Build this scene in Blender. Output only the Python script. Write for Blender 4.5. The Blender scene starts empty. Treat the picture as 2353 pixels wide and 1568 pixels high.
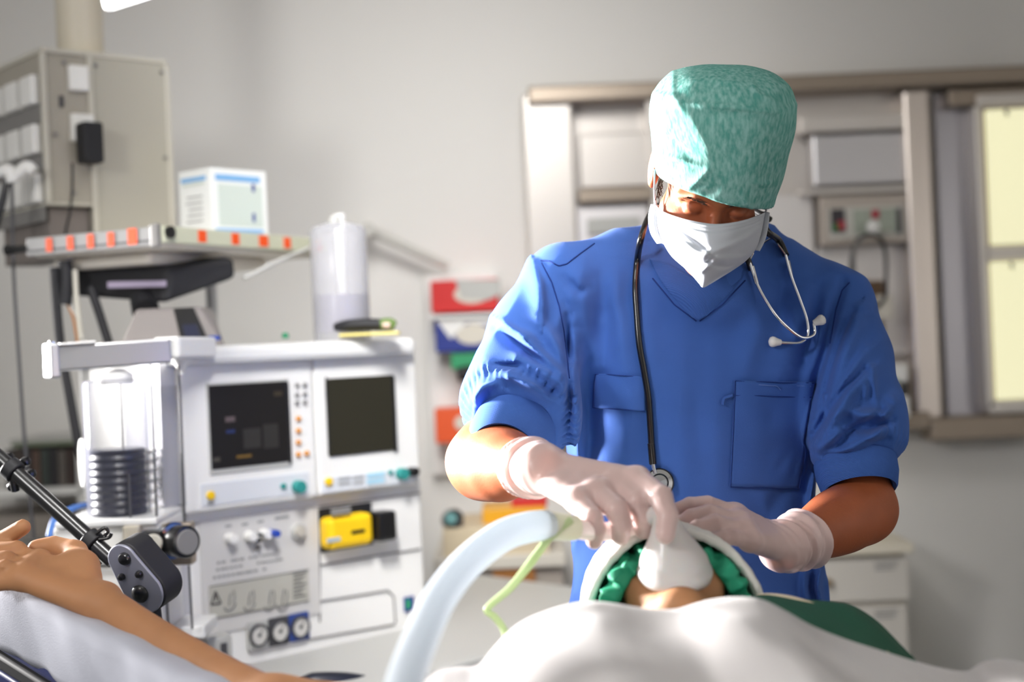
import bpy, bmesh, math, random
import numpy as np
from mathutils import Vector, Matrix
from mathutils.bvhtree import BVHTree

random.seed(7); RNG = np.random.default_rng(7)
SC = bpy.context.scene
COL = SC.collection
PI = math.pi

# ------------------------------------------------------------------ camera
F = 3268.0; CX, CY = 1176.5, 784.0; ROLL = math.radians(2.5); CAMZ = 1.35
cR, sR = math.cos(ROLL), math.sin(ROLL)
def W(px, py, D):
    u = (px - CX) / F; v = (CY - py) / F
    return Vector(((u*cR + v*sR)*D, D, CAMZ + (-u*sR + v*cR)*D))
def ray(px, py):
    return W(px, py, 1.0) - Vector((0, 0, CAMZ))
def proj(P):
    X = P[:, 0]; Y = np.maximum(P[:, 1], 0.2); Z = P[:, 2] - CAMZ
    return CX + F*(cR*X - sR*Z)/Y, CY - F*(sR*X + cR*Z)/Y
cam = bpy.data.cameras.new('camera'); cam.lens = 50.0; cam.sensor_width = 36.0*2353/ (F*36/50) if False else 2353*50.0/F
cam_o = bpy.data.objects.new('camera', cam); COL.objects.link(cam_o)
cam_o.matrix_world = Matrix(((cR, sR, 0, 0), (0, 0, -1, 0), (-sR, cR, 0, CAMZ), (0, 0, 0, 1)))
cam.dof.use_dof = True; cam.dof.focus_distance = 2.13; cam.dof.aperture_fstop = 1.9
cam.clip_start = 0.02; cam.clip_end = 50
SC.camera = cam_o

# ------------------------------------------------------------------ materials
def lin(c):
    return tuple(((x/255)/12.92 if x/255 <= 0.04045 else ((x/255+0.055)/1.055)**2.4) for x in c)
MATS = {}
def mat(name, col, rough=0.5, metal=0.0, noise=0, nscale=20, bump=0, bscale=200, stretch=(1,1,1), sss=0, sheen=0,
        coat=0, trans=0, emit=0, alpha=1, col2=None, translucent=0, ior=1.45, spec=0.5, wave=0, wscale=200, wdir='X', detail=3):
    m = bpy.data.materials.new(name); m.use_nodes = True
    nt = m.node_tree; N = nt.nodes; L = nt.links
    b = N['Principled BSDF']
    c = lin(col)
    b.inputs['Base Color'].default_value = (*c, 1)
    b.inputs['Roughness'].default_value = rough
    b.inputs['Metallic'].default_value = metal
    b.inputs['IOR'].default_value = ior
    b.inputs['Specular IOR Level'].default_value = spec
    if coat: b.inputs['Coat Weight'].default_value = coat; b.inputs['Coat Roughness'].default_value = 0.08
    if sheen: b.inputs['Sheen Weight'].default_value = sheen; b.inputs['Sheen Roughness'].default_value = 0.5
    if trans: b.inputs['Transmission Weight'].default_value = trans
    if alpha < 1: b.inputs['Alpha'].default_value = alpha
    if emit:
        b.inputs['Emission Color'].default_value = (*c, 1); b.inputs['Emission Strength'].default_value = emit
    if sss:
        b.inputs['Subsurface Weight'].default_value = sss
        b.inputs['Subsurface Radius'].default_value = (0.012, 0.005, 0.0025)
        b.inputs['Subsurface Scale'].default_value = 1.0
    tc = N.new('ShaderNodeTexCoord')
    if noise or col2:
        mp = N.new('ShaderNodeMapping'); mp.inputs['Scale'].default_value = stretch
        nz = N.new('ShaderNodeTexNoise'); nz.inputs['Scale'].default_value = nscale; nz.inputs['Detail'].default_value = detail
        L.new(tc.outputs['Object'], mp.inputs[0]); L.new(mp.outputs[0], nz.inputs['Vector'])
        rp = N.new('ShaderNodeValToRGB'); rp.color_ramp.elements[0].position = 0.35; rp.color_ramp.elements[1].position = 0.65
        c2 = lin(col2) if col2 else tuple(x*(1-noise) for x in c)
        rp.color_ramp.elements[0].color = (*c2, 1); rp.color_ramp.elements[1].color = (*c, 1)
        L.new(nz.outputs['Fac'], rp.inputs[0]); L.new(rp.outputs[0], b.inputs['Base Color'])
    if bump or wave:
        bp = N.new('ShaderNodeBump'); bp.inputs['Distance'].default_value = 0.002
        if wave:
            t = N.new('ShaderNodeTexWave'); t.bands_direction = wdir; t.inputs['Scale'].default_value = wscale
            L.new(tc.outputs['Object'], t.inputs['Vector']); bp.inputs['Strength'].default_value = wave
            L.new(t.outputs['Fac'], bp.inputs['Height'])
        else:
            t = N.new('ShaderNodeTexNoise'); t.inputs['Scale'].default_value = bscale; t.inputs['Detail'].default_value = 4
            mp2 = N.new('ShaderNodeMapping'); mp2.inputs['Scale'].default_value = stretch
            L.new(tc.outputs['Object'], mp2.inputs[0]); L.new(mp2.outputs[0], t.inputs['Vector']); bp.inputs['Strength'].default_value = bump
            L.new(t.outputs['Fac'], bp.inputs['Height'])
        L.new(bp.outputs[0], b.inputs['Normal'])
    if translucent:
        out = N['Material Output']; tr = N.new('ShaderNodeBsdfTranslucent'); mx = N.new('ShaderNodeMixShader')
        src = b.inputs['Base Color'].links[0].from_socket if b.inputs['Base Color'].links else None
        if src: L.new(src, tr.inputs['Color'])
        else: tr.inputs['Color'].default_value = (*c, 1)
        mx.inputs[0].default_value = translucent
        L.new(b.outputs[0], mx.inputs[1]); L.new(tr.outputs[0], mx.inputs[2]); L.new(mx.outputs[0], out.inputs['Surface'])
    MATS[name] = m
    return m
def clear_film(name, col, see=0.4, rough=0.25, blend=0.35):
    """thin translucent film: partly see-through, more opaque at grazing angles"""
    m = bpy.data.materials.new(name); m.use_nodes = True
    nt = m.node_tree; N = nt.nodes; L = nt.links; b = N['Principled BSDF']; out = N['Material Output']
    b.inputs['Base Color'].default_value = (*lin(col), 1); b.inputs['Roughness'].default_value = rough
    t = N.new('ShaderNodeBsdfTransparent'); mx = N.new('ShaderNodeMixShader'); lw = N.new('ShaderNodeLayerWeight'); lw.inputs[0].default_value = blend
    mr = N.new('ShaderNodeMapRange'); mr.inputs['To Min'].default_value = 1-see; mr.inputs['To Max'].default_value = 1.0
    L.new(lw.outputs['Facing'], mr.inputs[0]); L.new(mr.outputs[0], mx.inputs[0])
    L.new(t.outputs[0], mx.inputs[1]); L.new(b.outputs[0], mx.inputs[2]); L.new(mx.outputs[0], out.inputs['Surface'])
    return m

# ------------------------------------------------------------------ objects
ORG = {}
def tag(o, label=None, cat=None, group=None, kind=None):
    if label: o['label'] = label
    if cat: o['category'] = cat
    if group: o['group'] = group
    if kind: o['kind'] = kind
    return o
def empty(name, loc, label=None, cat=None, group=None):
    o = bpy.data.objects.new(name, None); COL.objects.link(o); o.location = loc; o.empty_display_size = 0.05
    ORG[o.name] = Vector(loc); return tag(o, label, cat, group)
def link_mesh(name, verts, faces, m, parent=None, smooth=True, origin=None, sharp=None):
    me = bpy.data.meshes.new(name)
    V = np.asarray(verts, dtype=np.float64)
    if origin is None:
        if parent is not None: origin = ORG[parent.name]
        else:
            lo, hi = V.min(0), V.max(0); origin = Vector(((lo[0]+hi[0])/2, (lo[1]+hi[1])/2, lo[2]))
    origin = Vector(origin)
    V = V - np.array(origin)
    if isinstance(faces, np.ndarray):
        nv, nf, k = len(V), len(faces), faces.shape[1]
        me.vertices.add(nv); me.vertices.foreach_set('co', V.astype(np.float32).ravel())
        me.loops.add(nf*k); me.loops.foreach_set('vertex_index', faces.astype(np.int32).ravel())
        me.polygons.add(nf); me.polygons.foreach_set('loop_start', np.arange(0, nf*k, k, dtype=np.int32))
        me.update(calc_edges=True)
    else:
        me.from_pydata([tuple(v) for v in V], [], faces); me.update()
    if smooth: me.polygons.foreach_set('use_smooth', [True]*len(me.polygons))
    me.materials.append(m)
    o = bpy.data.objects.new(name, me); COL.objects.link(o)
    if parent is not None:
        o.parent = parent; o.location = origin - ORG[parent.name]
    else: o.location = origin
    ORG[o.name] = origin
    return o

class MB:
    def __init__(s): s.v = []; s.f = []
    def add(s, V, Fc):
        b = len(s.v); s.v += [tuple(x) for x in V]; s.f += [tuple(b+i for i in f) for f in Fc]; return s
    def box(s, c, size, ax=None):
        """box centred at c; ax = three axes"""
        c = Vector(c); ax = ax or (Vector((1,0,0)), Vector((0,1,0)), Vector((0,0,1)))
        h = [x/2 for x in size]; V = []
        for k in (-1,1):
            for j in (-1,1):
                for i in (-1,1): V.append(c + ax[0]*(i*h[0]) + ax[1]*(j*h[1]) + ax[2]*(k*h[2]))
        Fc = [(0,2,3,1),(4,5,7,6),(0,1,5,4),(2,6,7,3),(0,4,6,2),(1,3,7,5)]
        return s.add(V, Fc)
    def hexa(s, V):   # bottom 4 (ccw), top 4
        return s.add(V, [(3,2,1,0),(4,5,6,7),(0,1,5,4),(1,2,6,5),(2,3,7,6),(3,0,4,7)])
    def cyl(s, a, b, r0, r1=None, seg=24, caps=True):
        a, b = Vector(a), Vector(b); r1 = r0 if r1 is None else r1
        z = (b-a).normalized(); x = z.orthogonal().normalized(); y = z.cross(x)
        V = []
        for c, r in ((a, r0), (b, r1)):
            for i in range(seg):
                t = 2*PI*i/seg; V.append(c + x*(r*math.cos(t)) + y*(r*math.sin(t)))
        Fc = [(i, (i+1) % seg, seg+(i+1) % seg, seg+i) for i in range(seg)]
        if caps: Fc += [tuple(reversed(range(seg))), tuple(range(seg, 2*seg))]
        return s.add(V, Fc)
    def tube(s, pts, r, seg=12, sub=6, caps=True, closed=False):
        """smooth tube through pts (r float or list)"""
        pts = [Vector(p) for p in pts]; n = len(pts)
        rs = r if isinstance(r, (list, tuple)) else [r]*n
        Q, R = [], []
        rng = range(n if closed else n-1)
        for i in rng:
            g = (lambda k: pts[k % n]) if closed else (lambda k: pts[min(max(k,0),n-1)])
            p0,p1,p2,p3 = g(i-1),g(i),g(i+1),g(i+2)
            for k in range(sub):
                t = k/sub
                Q.append(0.5*((2*p1)+(p2-p0)*t+(2*p0-5*p1+4*p2-p3)*t*t+(3*p1-p0-3*p2+p3)*t**3)); R.append(rs[i]*(1-t)+rs[(i+1)%n]*t)
        if not closed: Q.append(pts[-1]); R.append(rs[-1])
        m = len(Q); V = []; x = None
        for i in range(m):
            if closed: d = Q[(i+1)%m]-Q[i-1]
            else: d = Q[min(i+1,m-1)]-Q[max(i-1,0)]
            d = d.normalized() if d.length > 1e-9 else Vector((0,0,1))
            x = d.orthogonal().normalized() if x is None else (x - d*x.dot(d)).normalized()
            y = d.cross(x)
            for j in range(seg):
                t = 2*PI*j/seg; V.append(Q[i] + x*(R[i]*math.cos(t)) + y*(R[i]*math.sin(t)))
        Fc = []
        for i in range(m if closed else m-1):
            a, b = i*seg, ((i+1)%m)*seg
            for j in range(seg): Fc.append((a+j, a+(j+1)%seg, b+(j+1)%seg, b+j))
        if caps and not closed: Fc += [tuple(reversed(range(seg))), tuple(range((m-1)*seg, m*seg))]
        return s.add(V, Fc)
    def lathe(s, prof, o, axis=(0,0,1), seg=32, sx=1.0):
        """prof list of (r, h)"""
        o = Vector(o); z = Vector(axis).normalized(); x = z.orthogonal().normalized(); y = z.cross(x)
        V = []
        for r, h in prof:
            for j in range(seg):
                t = 2*PI*j/seg; V.append(o + z*h + x*(r*math.cos(t)*sx) + y*(r*math.sin(t)))
        Fc = []
        for i in range(len(prof)-1):
            a, b = i*seg, (i+1)*seg
            for j in range(seg): Fc.append((a+j, a+(j+1)%seg, b+(j+1)%seg, b+j))
        if prof[0][0] > 1e-6: Fc.append(tuple(reversed(range(seg))))
        if prof[-1][0] > 1e-6: Fc.append(tuple(range((len(prof)-1)*seg, len(prof)*seg)))
        return s.add(V, Fc)
    def prism(s, poly, d):
        """poly: list of 3-D points (front), extruded by vector d"""
        n = len(poly); d = Vector(d); V = [Vector(p) for p in poly] + [Vector(p)+d for p in poly]
        return s.add(V, [tuple(range(n)), tuple(reversed(range(n, 2*n)))] + [(i, n+i, n+(i+1)%n, (i+1)%n) for i in range(n)])
    def build(s, name, m, parent=None, smooth=False, bevel=0.0, seg=2, origin=None):
        o = link_mesh(name, s.v, s.f, m, parent, smooth, origin)
        bm = bmesh.new(); bm.from_mesh(o.data); bmesh.ops.remove_doubles(bm, verts=bm.verts, dist=1e-6)
        bmesh.ops.recalc_face_normals(bm, faces=bm.faces); bm.to_mesh(o.data); bm.free()
        if bevel:
            md = o.modifiers.new('bevel', 'BEVEL'); md.width = bevel; md.segments = seg; md.limit_method = 'ANGLE'; md.angle_limit = 0.6
            md.harden_normals = False
        if smooth:
            o.data.set_sharp_from_angle(angle=math.radians(40))
        return o

def grid_mesh(name, G, m, parent=None, thick=0.0, smooth=True, closed_u=False, sub=0):
    """G: array (rows, cols, 3)"""
    G = np.asarray(G, float); R_, C_ = G.shape[:2]
    V = G.reshape(-1, 3); Fc = []
    cc = C_ if closed_u else C_-1
    for i in range(R_-1):
        for j in range(cc):
            Fc.append((i*C_+j, i*C_+(j+1)%C_, (i+1)*C_+(j+1)%C_, (i+1)*C_+j))
    o = link_mesh(name, V, Fc, m, parent, smooth)
    if thick:
        md = o.modifiers.new('thick', 'SOLIDIFY'); md.thickness = thick; md.offset = 0
    if sub:
        md = o.modifiers.new('sub', 'SUBSURF'); md.levels = sub; md.render_levels = sub
    return o

def cm_resample(pts, n):
    """catmull-rom resample of array pts (k,...) to n rows"""
    pts = np.asarray(pts, float); k = len(pts); out = []
    for t in np.linspace(0, k-1, n):
        i = min(int(t), k-2); f = t-i
        p0, p1, p2, p3 = pts[max(i-1,0)], pts[i], pts[i+1], pts[min(i+2,k-1)]
        out.append(0.5*((2*p1)+(p2-p0)*f+(2*p0-5*p1+4*p2-p3)*f*f+(3*p1-p0-3*p2+p3)*f**3))
    return np.array(out)
def patch(ctrl, nr, nc):
    """bicubic resample of control grid (r,c,3)"""
    A = cm_resample(ctrl, nr); A = np.transpose(cm_resample(np.transpose(A, (1,0,2)), nc), (1,0,2)); return A

# ------------------------------------------------------------------ signed-distance modelling
def v3(p): return np.array([p[0], p[1], p[2]], dtype=np.float32)
def smin(a, b, k):
    h = np.clip(0.5+0.5*(b-a)/k, 0, 1); return b*(1-h)+a*h-k*h*(1-h)
def smax(a, b, k): return -smin(-a, -b, k)
def seg_t(P, a, b):
    a, b = v3(a), v3(b); ab = b-a; t = np.clip(((P-a)@ab)/max(float(ab@ab), 1e-12), 0, 1)
    q = P - a - t[:, None]*ab
    return t, np.sqrt((q*q).sum(1))
def cone(P, a, b, ra, rb):
    t, d = seg_t(P, a, b); return d-(ra+(rb-ra)*t)
def sph(P, c, r): q = P-v3(c); return np.sqrt((q*q).sum(1))-r
def ell(P, c, r, R=None):
    q = P-v3(c)
    if R is not None: q = q@np.array(R, dtype=np.float32).T
    r = np.array(r, dtype=np.float32); k = np.sqrt(((q/r)**2).sum(1)); k2 = np.sqrt(((q/(r*r))**2).sum(1))
    return k*(k-1)/np.maximum(k2, 1e-9)
def chain(P, pts, rs, k=0.0):
    d = None
    for i in range(len(pts)-1):
        e = cone(P, pts[i], pts[i+1], rs[i], rs[i+1]); d = e if d is None else (smin(d, e, k) if k else np.minimum(d, e))
    return d
def schain(P, pts, rs, n=16):
    A = cm_resample(np.array([[p[0], p[1], p[2], r] for p, r in zip(pts, rs)]), n)
    d = chain(P, [a[:3] for a in A], [float(a[3]) for a in A])
    m = np.abs(d) < .012
    if m.any():
        B = cm_resample(np.array([[p[0], p[1], p[2], r] for p, r in zip(pts, rs)]), 60)
        d[m] = chain(P[m], [a[:3] for a in B], [float(a[3]) for a in B])
    return d
class Frame:
    """local frame: cols ex, ey, ez at origin o"""
    def __init__(s, o, ex, ey, ez): s.o = v3(o); s.M = np.array([ex, ey, ez], dtype=np.float32)
    def loc(s, P): return (P-s.o)@s.M.T
    def out(s, p): return Vector(tuple(s.o + np.array(p, dtype=np.float32)@s.M))
def sdf_mesh(fn, lo, hi, h, margin=1.35):
    lo = np.array(lo, dtype=np.float32); hi = np.array(hi, dtype=np.float32); B = 16
    nb = np.ceil((hi-lo)/(h*B)).astype(int); n = nb*B
    D = np.empty(tuple(n), dtype=np.float32)
    ib = np.stack(np.meshgrid(*[np.arange(k) for k in nb], indexing='ij'), -1).reshape(-1, 3)
    c = lo + (ib*B + (B-1)/2.0).astype(np.float32)*h
    dc = fn(c.astype(np.float32)); lim = B*h*0.87*margin + 0.006
    keep = np.abs(dc) < lim
    for (i, j, k), d, kp in zip(ib, dc, keep):
        if not kp: D[i*B:(i+1)*B, j*B:(j+1)*B, k*B:(k+1)*B] = d
    off = np.stack(np.meshgrid(*[np.arange(B)]*3, indexing='ij'), -1).reshape(-1, 3)
    kb = ib[keep]
    for s in range(0, len(kb), 48):
        q = kb[s:s+48]
        P = (lo + ((q[:, None, :]*B + off[None]).reshape(-1, 3)).astype(np.float32)*h).astype(np.float32)
        d = fn(P).reshape(len(q), B, B, B)
        for t, (i, j, k) in enumerate(q): D[i*B:(i+1)*B, j*B:(j+1)*B, k*B:(k+1)*B] = d[t]
    S = D < 0
    S[0] = S[-1] = False; S[:, 0] = S[:, -1] = False; S[:, :, 0] = S[:, :, -1] = False
    D = np.where(S, D, np.maximum(D, 1e-6))
    cnt = np.zeros(tuple(x-1 for x in S.shape), dtype=np.int8)
    sl = [slice(0, -1), slice(1, None)]
    for a in (0, 1):
        for b in (0, 1):
            for e in (0, 1): cnt += S[sl[a], sl[b], sl[e]]
    act = (cnt > 0) & (cnt < 8); I = np.argwhere(act); idx = np.full(act.shape, -1, dtype=np.int32); idx[act] = np.arange(len(I))
    acc = np.zeros((len(I), 3)); num = np.zeros(len(I))
    for ax in range(3):
        o1, o2 = [x for x in range(3) if x != ax]
        for a in (0, 1):
            for b in (0, 1):
                p = I.copy(); p[:, o1] += a; p[:, o2] += b; q = p.copy(); q[:, ax] += 1
                dp = D[p[:, 0], p[:, 1], p[:, 2]]; dq = D[q[:, 0], q[:, 1], q[:, 2]]
                m = (dp < 0) != (dq < 0); t = dp/(dp-dq+1e-20)
                loc = p.astype(float); loc[:, ax] += t; acc[m] += loc[m]; num[m] += 1
    V = lo + (acc/num[:, None])*h
    quads = []
    for ax in range(3):
        o1, o2 = (ax+1) % 3, (ax+2) % 3
        s0 = [slice(0, -1)]*3; s1 = [slice(0, -1)]*3; s1[ax] = slice(1, None)
        e = S[tuple(slice(0, -1) if i == ax else slice(1, -1) for i in range(3))] != S[tuple(slice(1, None) if i == ax else slice(1, -1) for i in range(3))]
        E = np.argwhere(e); E[:, o1] += 1; E[:, o2] += 1
        def ci(a, b):
            q = E.copy(); q[:, o1] -= a; q[:, o2] -= b; return idx[q[:, 0], q[:, 1], q[:, 2]]
        Q = np.stack([ci(1, 1), ci(0, 1), ci(0, 0), ci(1, 0)], 1)
        flip = ~S[E[:, 0], E[:, 1], E[:, 2]]
        Q[flip] = Q[flip][:, ::-1]; quads.append(Q)
    Fq = np.concatenate(quads); Fq = Fq[(Fq >= 0).all(1)]
    return V, Fq
def sdf_obj(name, fn, lo, hi, h, m, parent=None, smoothing=0, **kw):
    V, Q = sdf_mesh(fn, lo, hi, h, **kw)
    for _ in range(smoothing):
        A = np.zeros_like(V); n = np.zeros(len(V))
        for a, b in ((0,1),(1,2),(2,3),(3,0)):
            np.add.at(A, Q[:, a], V[Q[:, b]]); np.add.at(A, Q[:, b], V[Q[:, a]]); np.add.at(n, Q[:, a], 1); np.add.at(n, Q[:, b], 1)
        V = 0.5*V + 0.5*A/np.maximum(n, 1)[:, None]
    o = link_mesh(name, V, Q, m, parent, True)
    return o, (V, Q)
def bvh_of(VQ):
    V, Q = VQ; return BVHTree.FromPolygons([tuple(v) for v in V], [tuple(q) for q in Q.tolist()])
def fold(U, V, poly, amp, wl, wr=None, fade=None):
    """soft ridge along a polyline; wl / wr are the widths on its two sides"""
    wr = wr or wl; best = np.full(len(U), 1e9, dtype=np.float32); sd = np.zeros(len(U), dtype=np.float32); tt = np.zeros(len(U), dtype=np.float32)
    n = len(poly)-1
    for i in range(n):
        ax, ay = poly[i]; bx, by = poly[i+1]; dx, dy = bx-ax, by-ay; L2 = dx*dx+dy*dy
        t = np.clip(((U-ax)*dx+(V-ay)*dy)/L2, 0, 1); qx = U-ax-t*dx; qy = V-ay-t*dy
        d = np.sqrt(qx*qx+qy*qy); m = d < best
        best[m] = d[m]; sd[m] = ((dx*(V-ay)-dy*(U-ax))[m]); tt[m] = (i+t[m])/n
    w = np.where(sd > 0, wl, wr); e = np.exp(-(best/w)**2)
    taper = np.sin(np.clip(tt, 0.04, 0.96)*PI)**0.5 if fade is None else (1-tt if fade == 'end' else np.ones_like(tt))
    return amp*e*taper
def vnoise(P, s, seed=0):
    """cheap smooth noise from sines"""
    r = np.random.default_rng(seed); out = 0
    for i in range(5):
        k = r.normal(size=3); k = k/np.linalg.norm(k)*s*(0.7+0.6*r.random()); out = out + np.sin(P@k.astype(np.float32)+r.random()*6.28)
    return out/5
# ------------------------------------------------------------------ shared materials
M_wall = mat('wall_paint', (228,226,222), 0.75, bump=0.03, bscale=150)
M_ceil = mat('ceiling_paint', (225,223,218), 0.8)
M_floor = mat('floor_vinyl', (120,125,128), 0.4, noise=0.15, nscale=4)
M_white = mat('white_plastic', (236,235,232), 0.42)
M_white2 = mat('white_enamel', (232,232,230), 0.3, coat=0.3)
M_offwhite = mat('offwhite_metal', (196,192,180), 0.45)
M_cream = mat('cream_laminate', (214,208,196), 0.5)
M_grey = mat('grey_plastic', (128,126,124), 0.45)
M_lgrey = mat('light_grey_metal', (182,182,178), 0.42)
M_dgrey = mat('dark_grey_plastic', (70,70,74), 0.45)
M_black = mat('black_plastic', (20,20,22), 0.3, coat=0.3)
M_blackm = mat('black_matt', (26,26,30), 0.6)
M_rubber = mat('black_rubber', (16,15,17), 0.28, coat=0.4)
M_alu = mat('aluminium', (205,206,208), 0.3, 1.0)
M_steel = mat('brushed_steel', (214,208,202), 0.38, 0.55, bump=0.05, bscale=60, stretch=(1,1,14))
M_steeld = mat('dark_brushed_steel', (160,147,133), 0.4, 0.7)
M_chrome = mat('chrome', (225,226,230), 0.08, 1.0)
M_orange = mat('orange_sticker', (235,84,32), 0.5)
M_orange2 = mat('deep_orange_plastic', (225,88,38), 0.5)
M_red = mat('red_card', (204,36,34), 0.5)
M_blue = mat('blue_card', (34,52,136), 0.5)
M_greenc = mat('green_card', (46,150,100), 0.5)
M_yellow = mat('yellow_plastic', (244,200,24), 0.4)
M_teal = mat('teal_plastic', (46,140,136), 0.4)
M_text = mat('grey_print', (140,140,140), 0.6)
M_print = mat('blue_print', (120,170,215), 0.6)
M_lblue = mat('light_blue_plastic', (170,212,232), 0.4)
M_wood = mat('beech_laminate', (168,112,58), 0.5, noise=0.12, nscale=3, stretch=(6,6,1))
M_glassy = clear_film('clear_acrylic', (120,122,136), 0.94, 0.04, 0.12)
M_navy = mat('navy_vinyl', (34,44,96), 0.4)

def struct(o): o['kind'] = 'structure'; return o
def panel(mb, x0, x1, z0, z1, y, t): mb.box(((x0+x1)/2, y+t/2, (z0+z1)/2), (x1-x0, t, z1-z0)); return mb
def at(px0, py0, px1, py1, D):
    """axis-aligned extents of a wall-parallel rectangle"""
    a, b = W(px0, (py0+py1)/2, D), W(px1, (py0+py1)/2, D); c, d = W((px0+px1)/2, py1, D), W((px0+px1)/2, py0, D)
    return a.x, b.x, c.z, d.z

# ------------------------------------------------------------------ room shell
YB = 4.6
struct(MB().box((0.2, YB+0.05, 1.4), (5.4, 0.1, 2.8)).build('wall_back', M_wall))
struct(MB().box((0.2, 1.7, -0.05), (5.4, 6.2, 0.1)).build('floor', M_floor))
struct(MB().box((0.2, 1.7, 2.85), (5.4, 6.2, 0.1)).build('ceiling', M_ceil))
# left wall with a tall window opening (daylight)
wl = MB(); wx = -2.45
for c, s in (((wx, 4.3, 1.4), (0.1, .6, 2.8)), ((wx, -0.6, 1.4), (0.1, 1.6, 2.8)), ((wx, 2.1, 0.45), (0.1, 3.8, 0.9)), ((wx, 2.1, 2.7), (0.1, 3.8, 0.2))):
    wl.box(c, s)
struct(wl.build('wall_left', M_wall))
struct(MB().box((2.85, 1.7, 1.4), (0.1, 6.2, 2.8)).build('wall_right', M_wall))
fr = MB()
for y in (0.22, 2.0, 3.98): fr.box((wx, y, 1.75), (0.08, 0.06, 1.7))
for z in (0.92, 2.58): fr.box((wx, 2.1, z), (0.08, 3.8, 0.05))
struct(fr.build('window_1', M_white))
# ================================================================== the anaesthetist
M_skin = mat('skin', (172,94,58), 0.52, sss=0.12, noise=0.14, nscale=16, bump=0.12, bscale=260)
M_scrub = mat('blue_scrub_cotton', (63,101,178), 0.85, noise=0.1, nscale=9, bump=0.22, bscale=900, sheen=0.08, spec=0.2)
M_rib = mat('blue_ribbed_cotton', (62,98,172), 0.85, wave=0.35, wscale=230, wdir='DIAGONAL', spec=0.2)
M_seam = mat('blue_seam_thread', (34,58,124), 0.85, spec=0.2)
M_seaml = mat('pale_seam_thread', (96,128,196), 0.85, spec=0.2)
M_cap = mat('green_nonwoven', (160,206,200), 0.8, col2=(98,168,158), nscale=120, stretch=(1.6,1.6,0.5), bump=0.3, bscale=170, translucent=0.3, spec=0.25, detail=6)
M_mask = mat('white_nonwoven', (200,204,212), 0.75, bump=0.12, bscale=500, translucent=0.15, spec=0.25)
M_glove = clear_film('thin_vinyl_glove', (240,214,210), 0.42, 0.3)
M_hair = mat('brown_hair', (70,48,36), 0.6)
M_trouser = mat('blue_trouser_cotton', (54,88,164), 0.85)
M_shoe = mat('white_clog', (220,220,220), 0.5)

R8 = math.radians(8); T35 = math.radians(36)
def head_frame(o, roll, pitch, yaw=0.0):
    ex = Vector((math.cos(roll), 0, -math.sin(roll))); ez0 = Vector((math.sin(roll), 0, math.cos(roll)))
    ey0 = Vector((0, 1, 0)); ez = ez0*math.cos(pitch) - ey0*math.sin(pitch); ey = ey0*math.cos(pitch) + ez0*math.sin(pitch)
    if yaw:
        ex, ey = ex*math.cos(yaw) + ey*math.sin(yaw), ey*math.cos(yaw) - ex*math.sin(yaw)
    return Frame(o, ex, ey, ez)
def head_sdf(L, ears=True):
    d = ell(L, (0, .02, .04), (.075, .094, .084))
    d = smin(d, ell(L, (0, -.02, -.03), (.064, .07, .088)), .02)
    d = smin(d, cone(L, (-.05, .01, -.055), (-.012, -.064, -.1), .02, .018), .025)
    d = smin(d, cone(L, (.05, .01, -.055), (.012, -.064, -.1), .02, .018), .025)
    d = smin(d, sph(L, (0, -.07, -.102), .018), .015)
    d = smin(d, chain(L, [(-.05, -.066, .012), (-.03, -.082, .021), (0, -.085, .015), (.03, -.082, .021), (.05, -.066, .012)], [.008, .009, .009, .009, .008]), .012)
    for s in (-1, 1):
        d = smin(d, sph(L, (s*.042, -.06, -.034), .022), .025)
        d = smax(d, -sph(L, (s*.031, -.098, .001), .014), .012)
        d = smin(d, ell(L, (s*.031, -.076, -.001), (.0145, .0125, .0105)), .003)
        d = d + .0022*np.exp(-(((L[:, 0]-s*.031)/.014)**2) - ((L[:, 2]+.0055+.06*np.abs(L[:, 0]-s*.031))/.0016)**2)*(L[:, 1] < -.05)   # closed lid line
    d = smin(d, chain(L, [(0, -.083, .008), (0, -.1, -.02), (0, -.108, -.036)], [.0075, .009, .012]), .01)
    for s in (-1, 1): d = smin(d, sph(L, (s*.012, -.098, -.04), .0085), .006)
    d = smin(d, chain(L, [(-.024, -.078, -.066), (0, -.087, -.063), (.024, -.078, -.066)], [.004, .0065, .004]), .006)
    d = smin(d, chain(L, [(-.02, -.078, -.073), (0, -.085, -.075), (.02, -.078, -.073)], [.004, .007, .004]), .006)
    if ears:
        for s in (-1, 1):
            e = ell(L, (s*.087, .018, .006), (.010, .02, .034))
            e = smax(e, -ell(L, (s*.096, .012, .008), (.009, .012, .024)), .004)
            d = smin(d, e, .007)
    return d

man = empty('person', (0.30, 2.34, 0), 'standing person in blue scrubs and green cap, bending over the patient with both gloved hands', 'person')

HO = W(1636, 420, 2.115); HF = head_frame(HO, R8, T35)
# joints ---------------------------------------------------------------
J1 = W(1300, 655, 2.34); E1 = W(1112, 1062, 2.17); WR1 = W(1238, 1076, 1.93)
J2 = W(1915, 700, 2.35); E2 = W(1984, 1172, 2.20); WR2 = W(1806, 1258, 2.02)
NB = W(1628, 640, 2.33)
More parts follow.
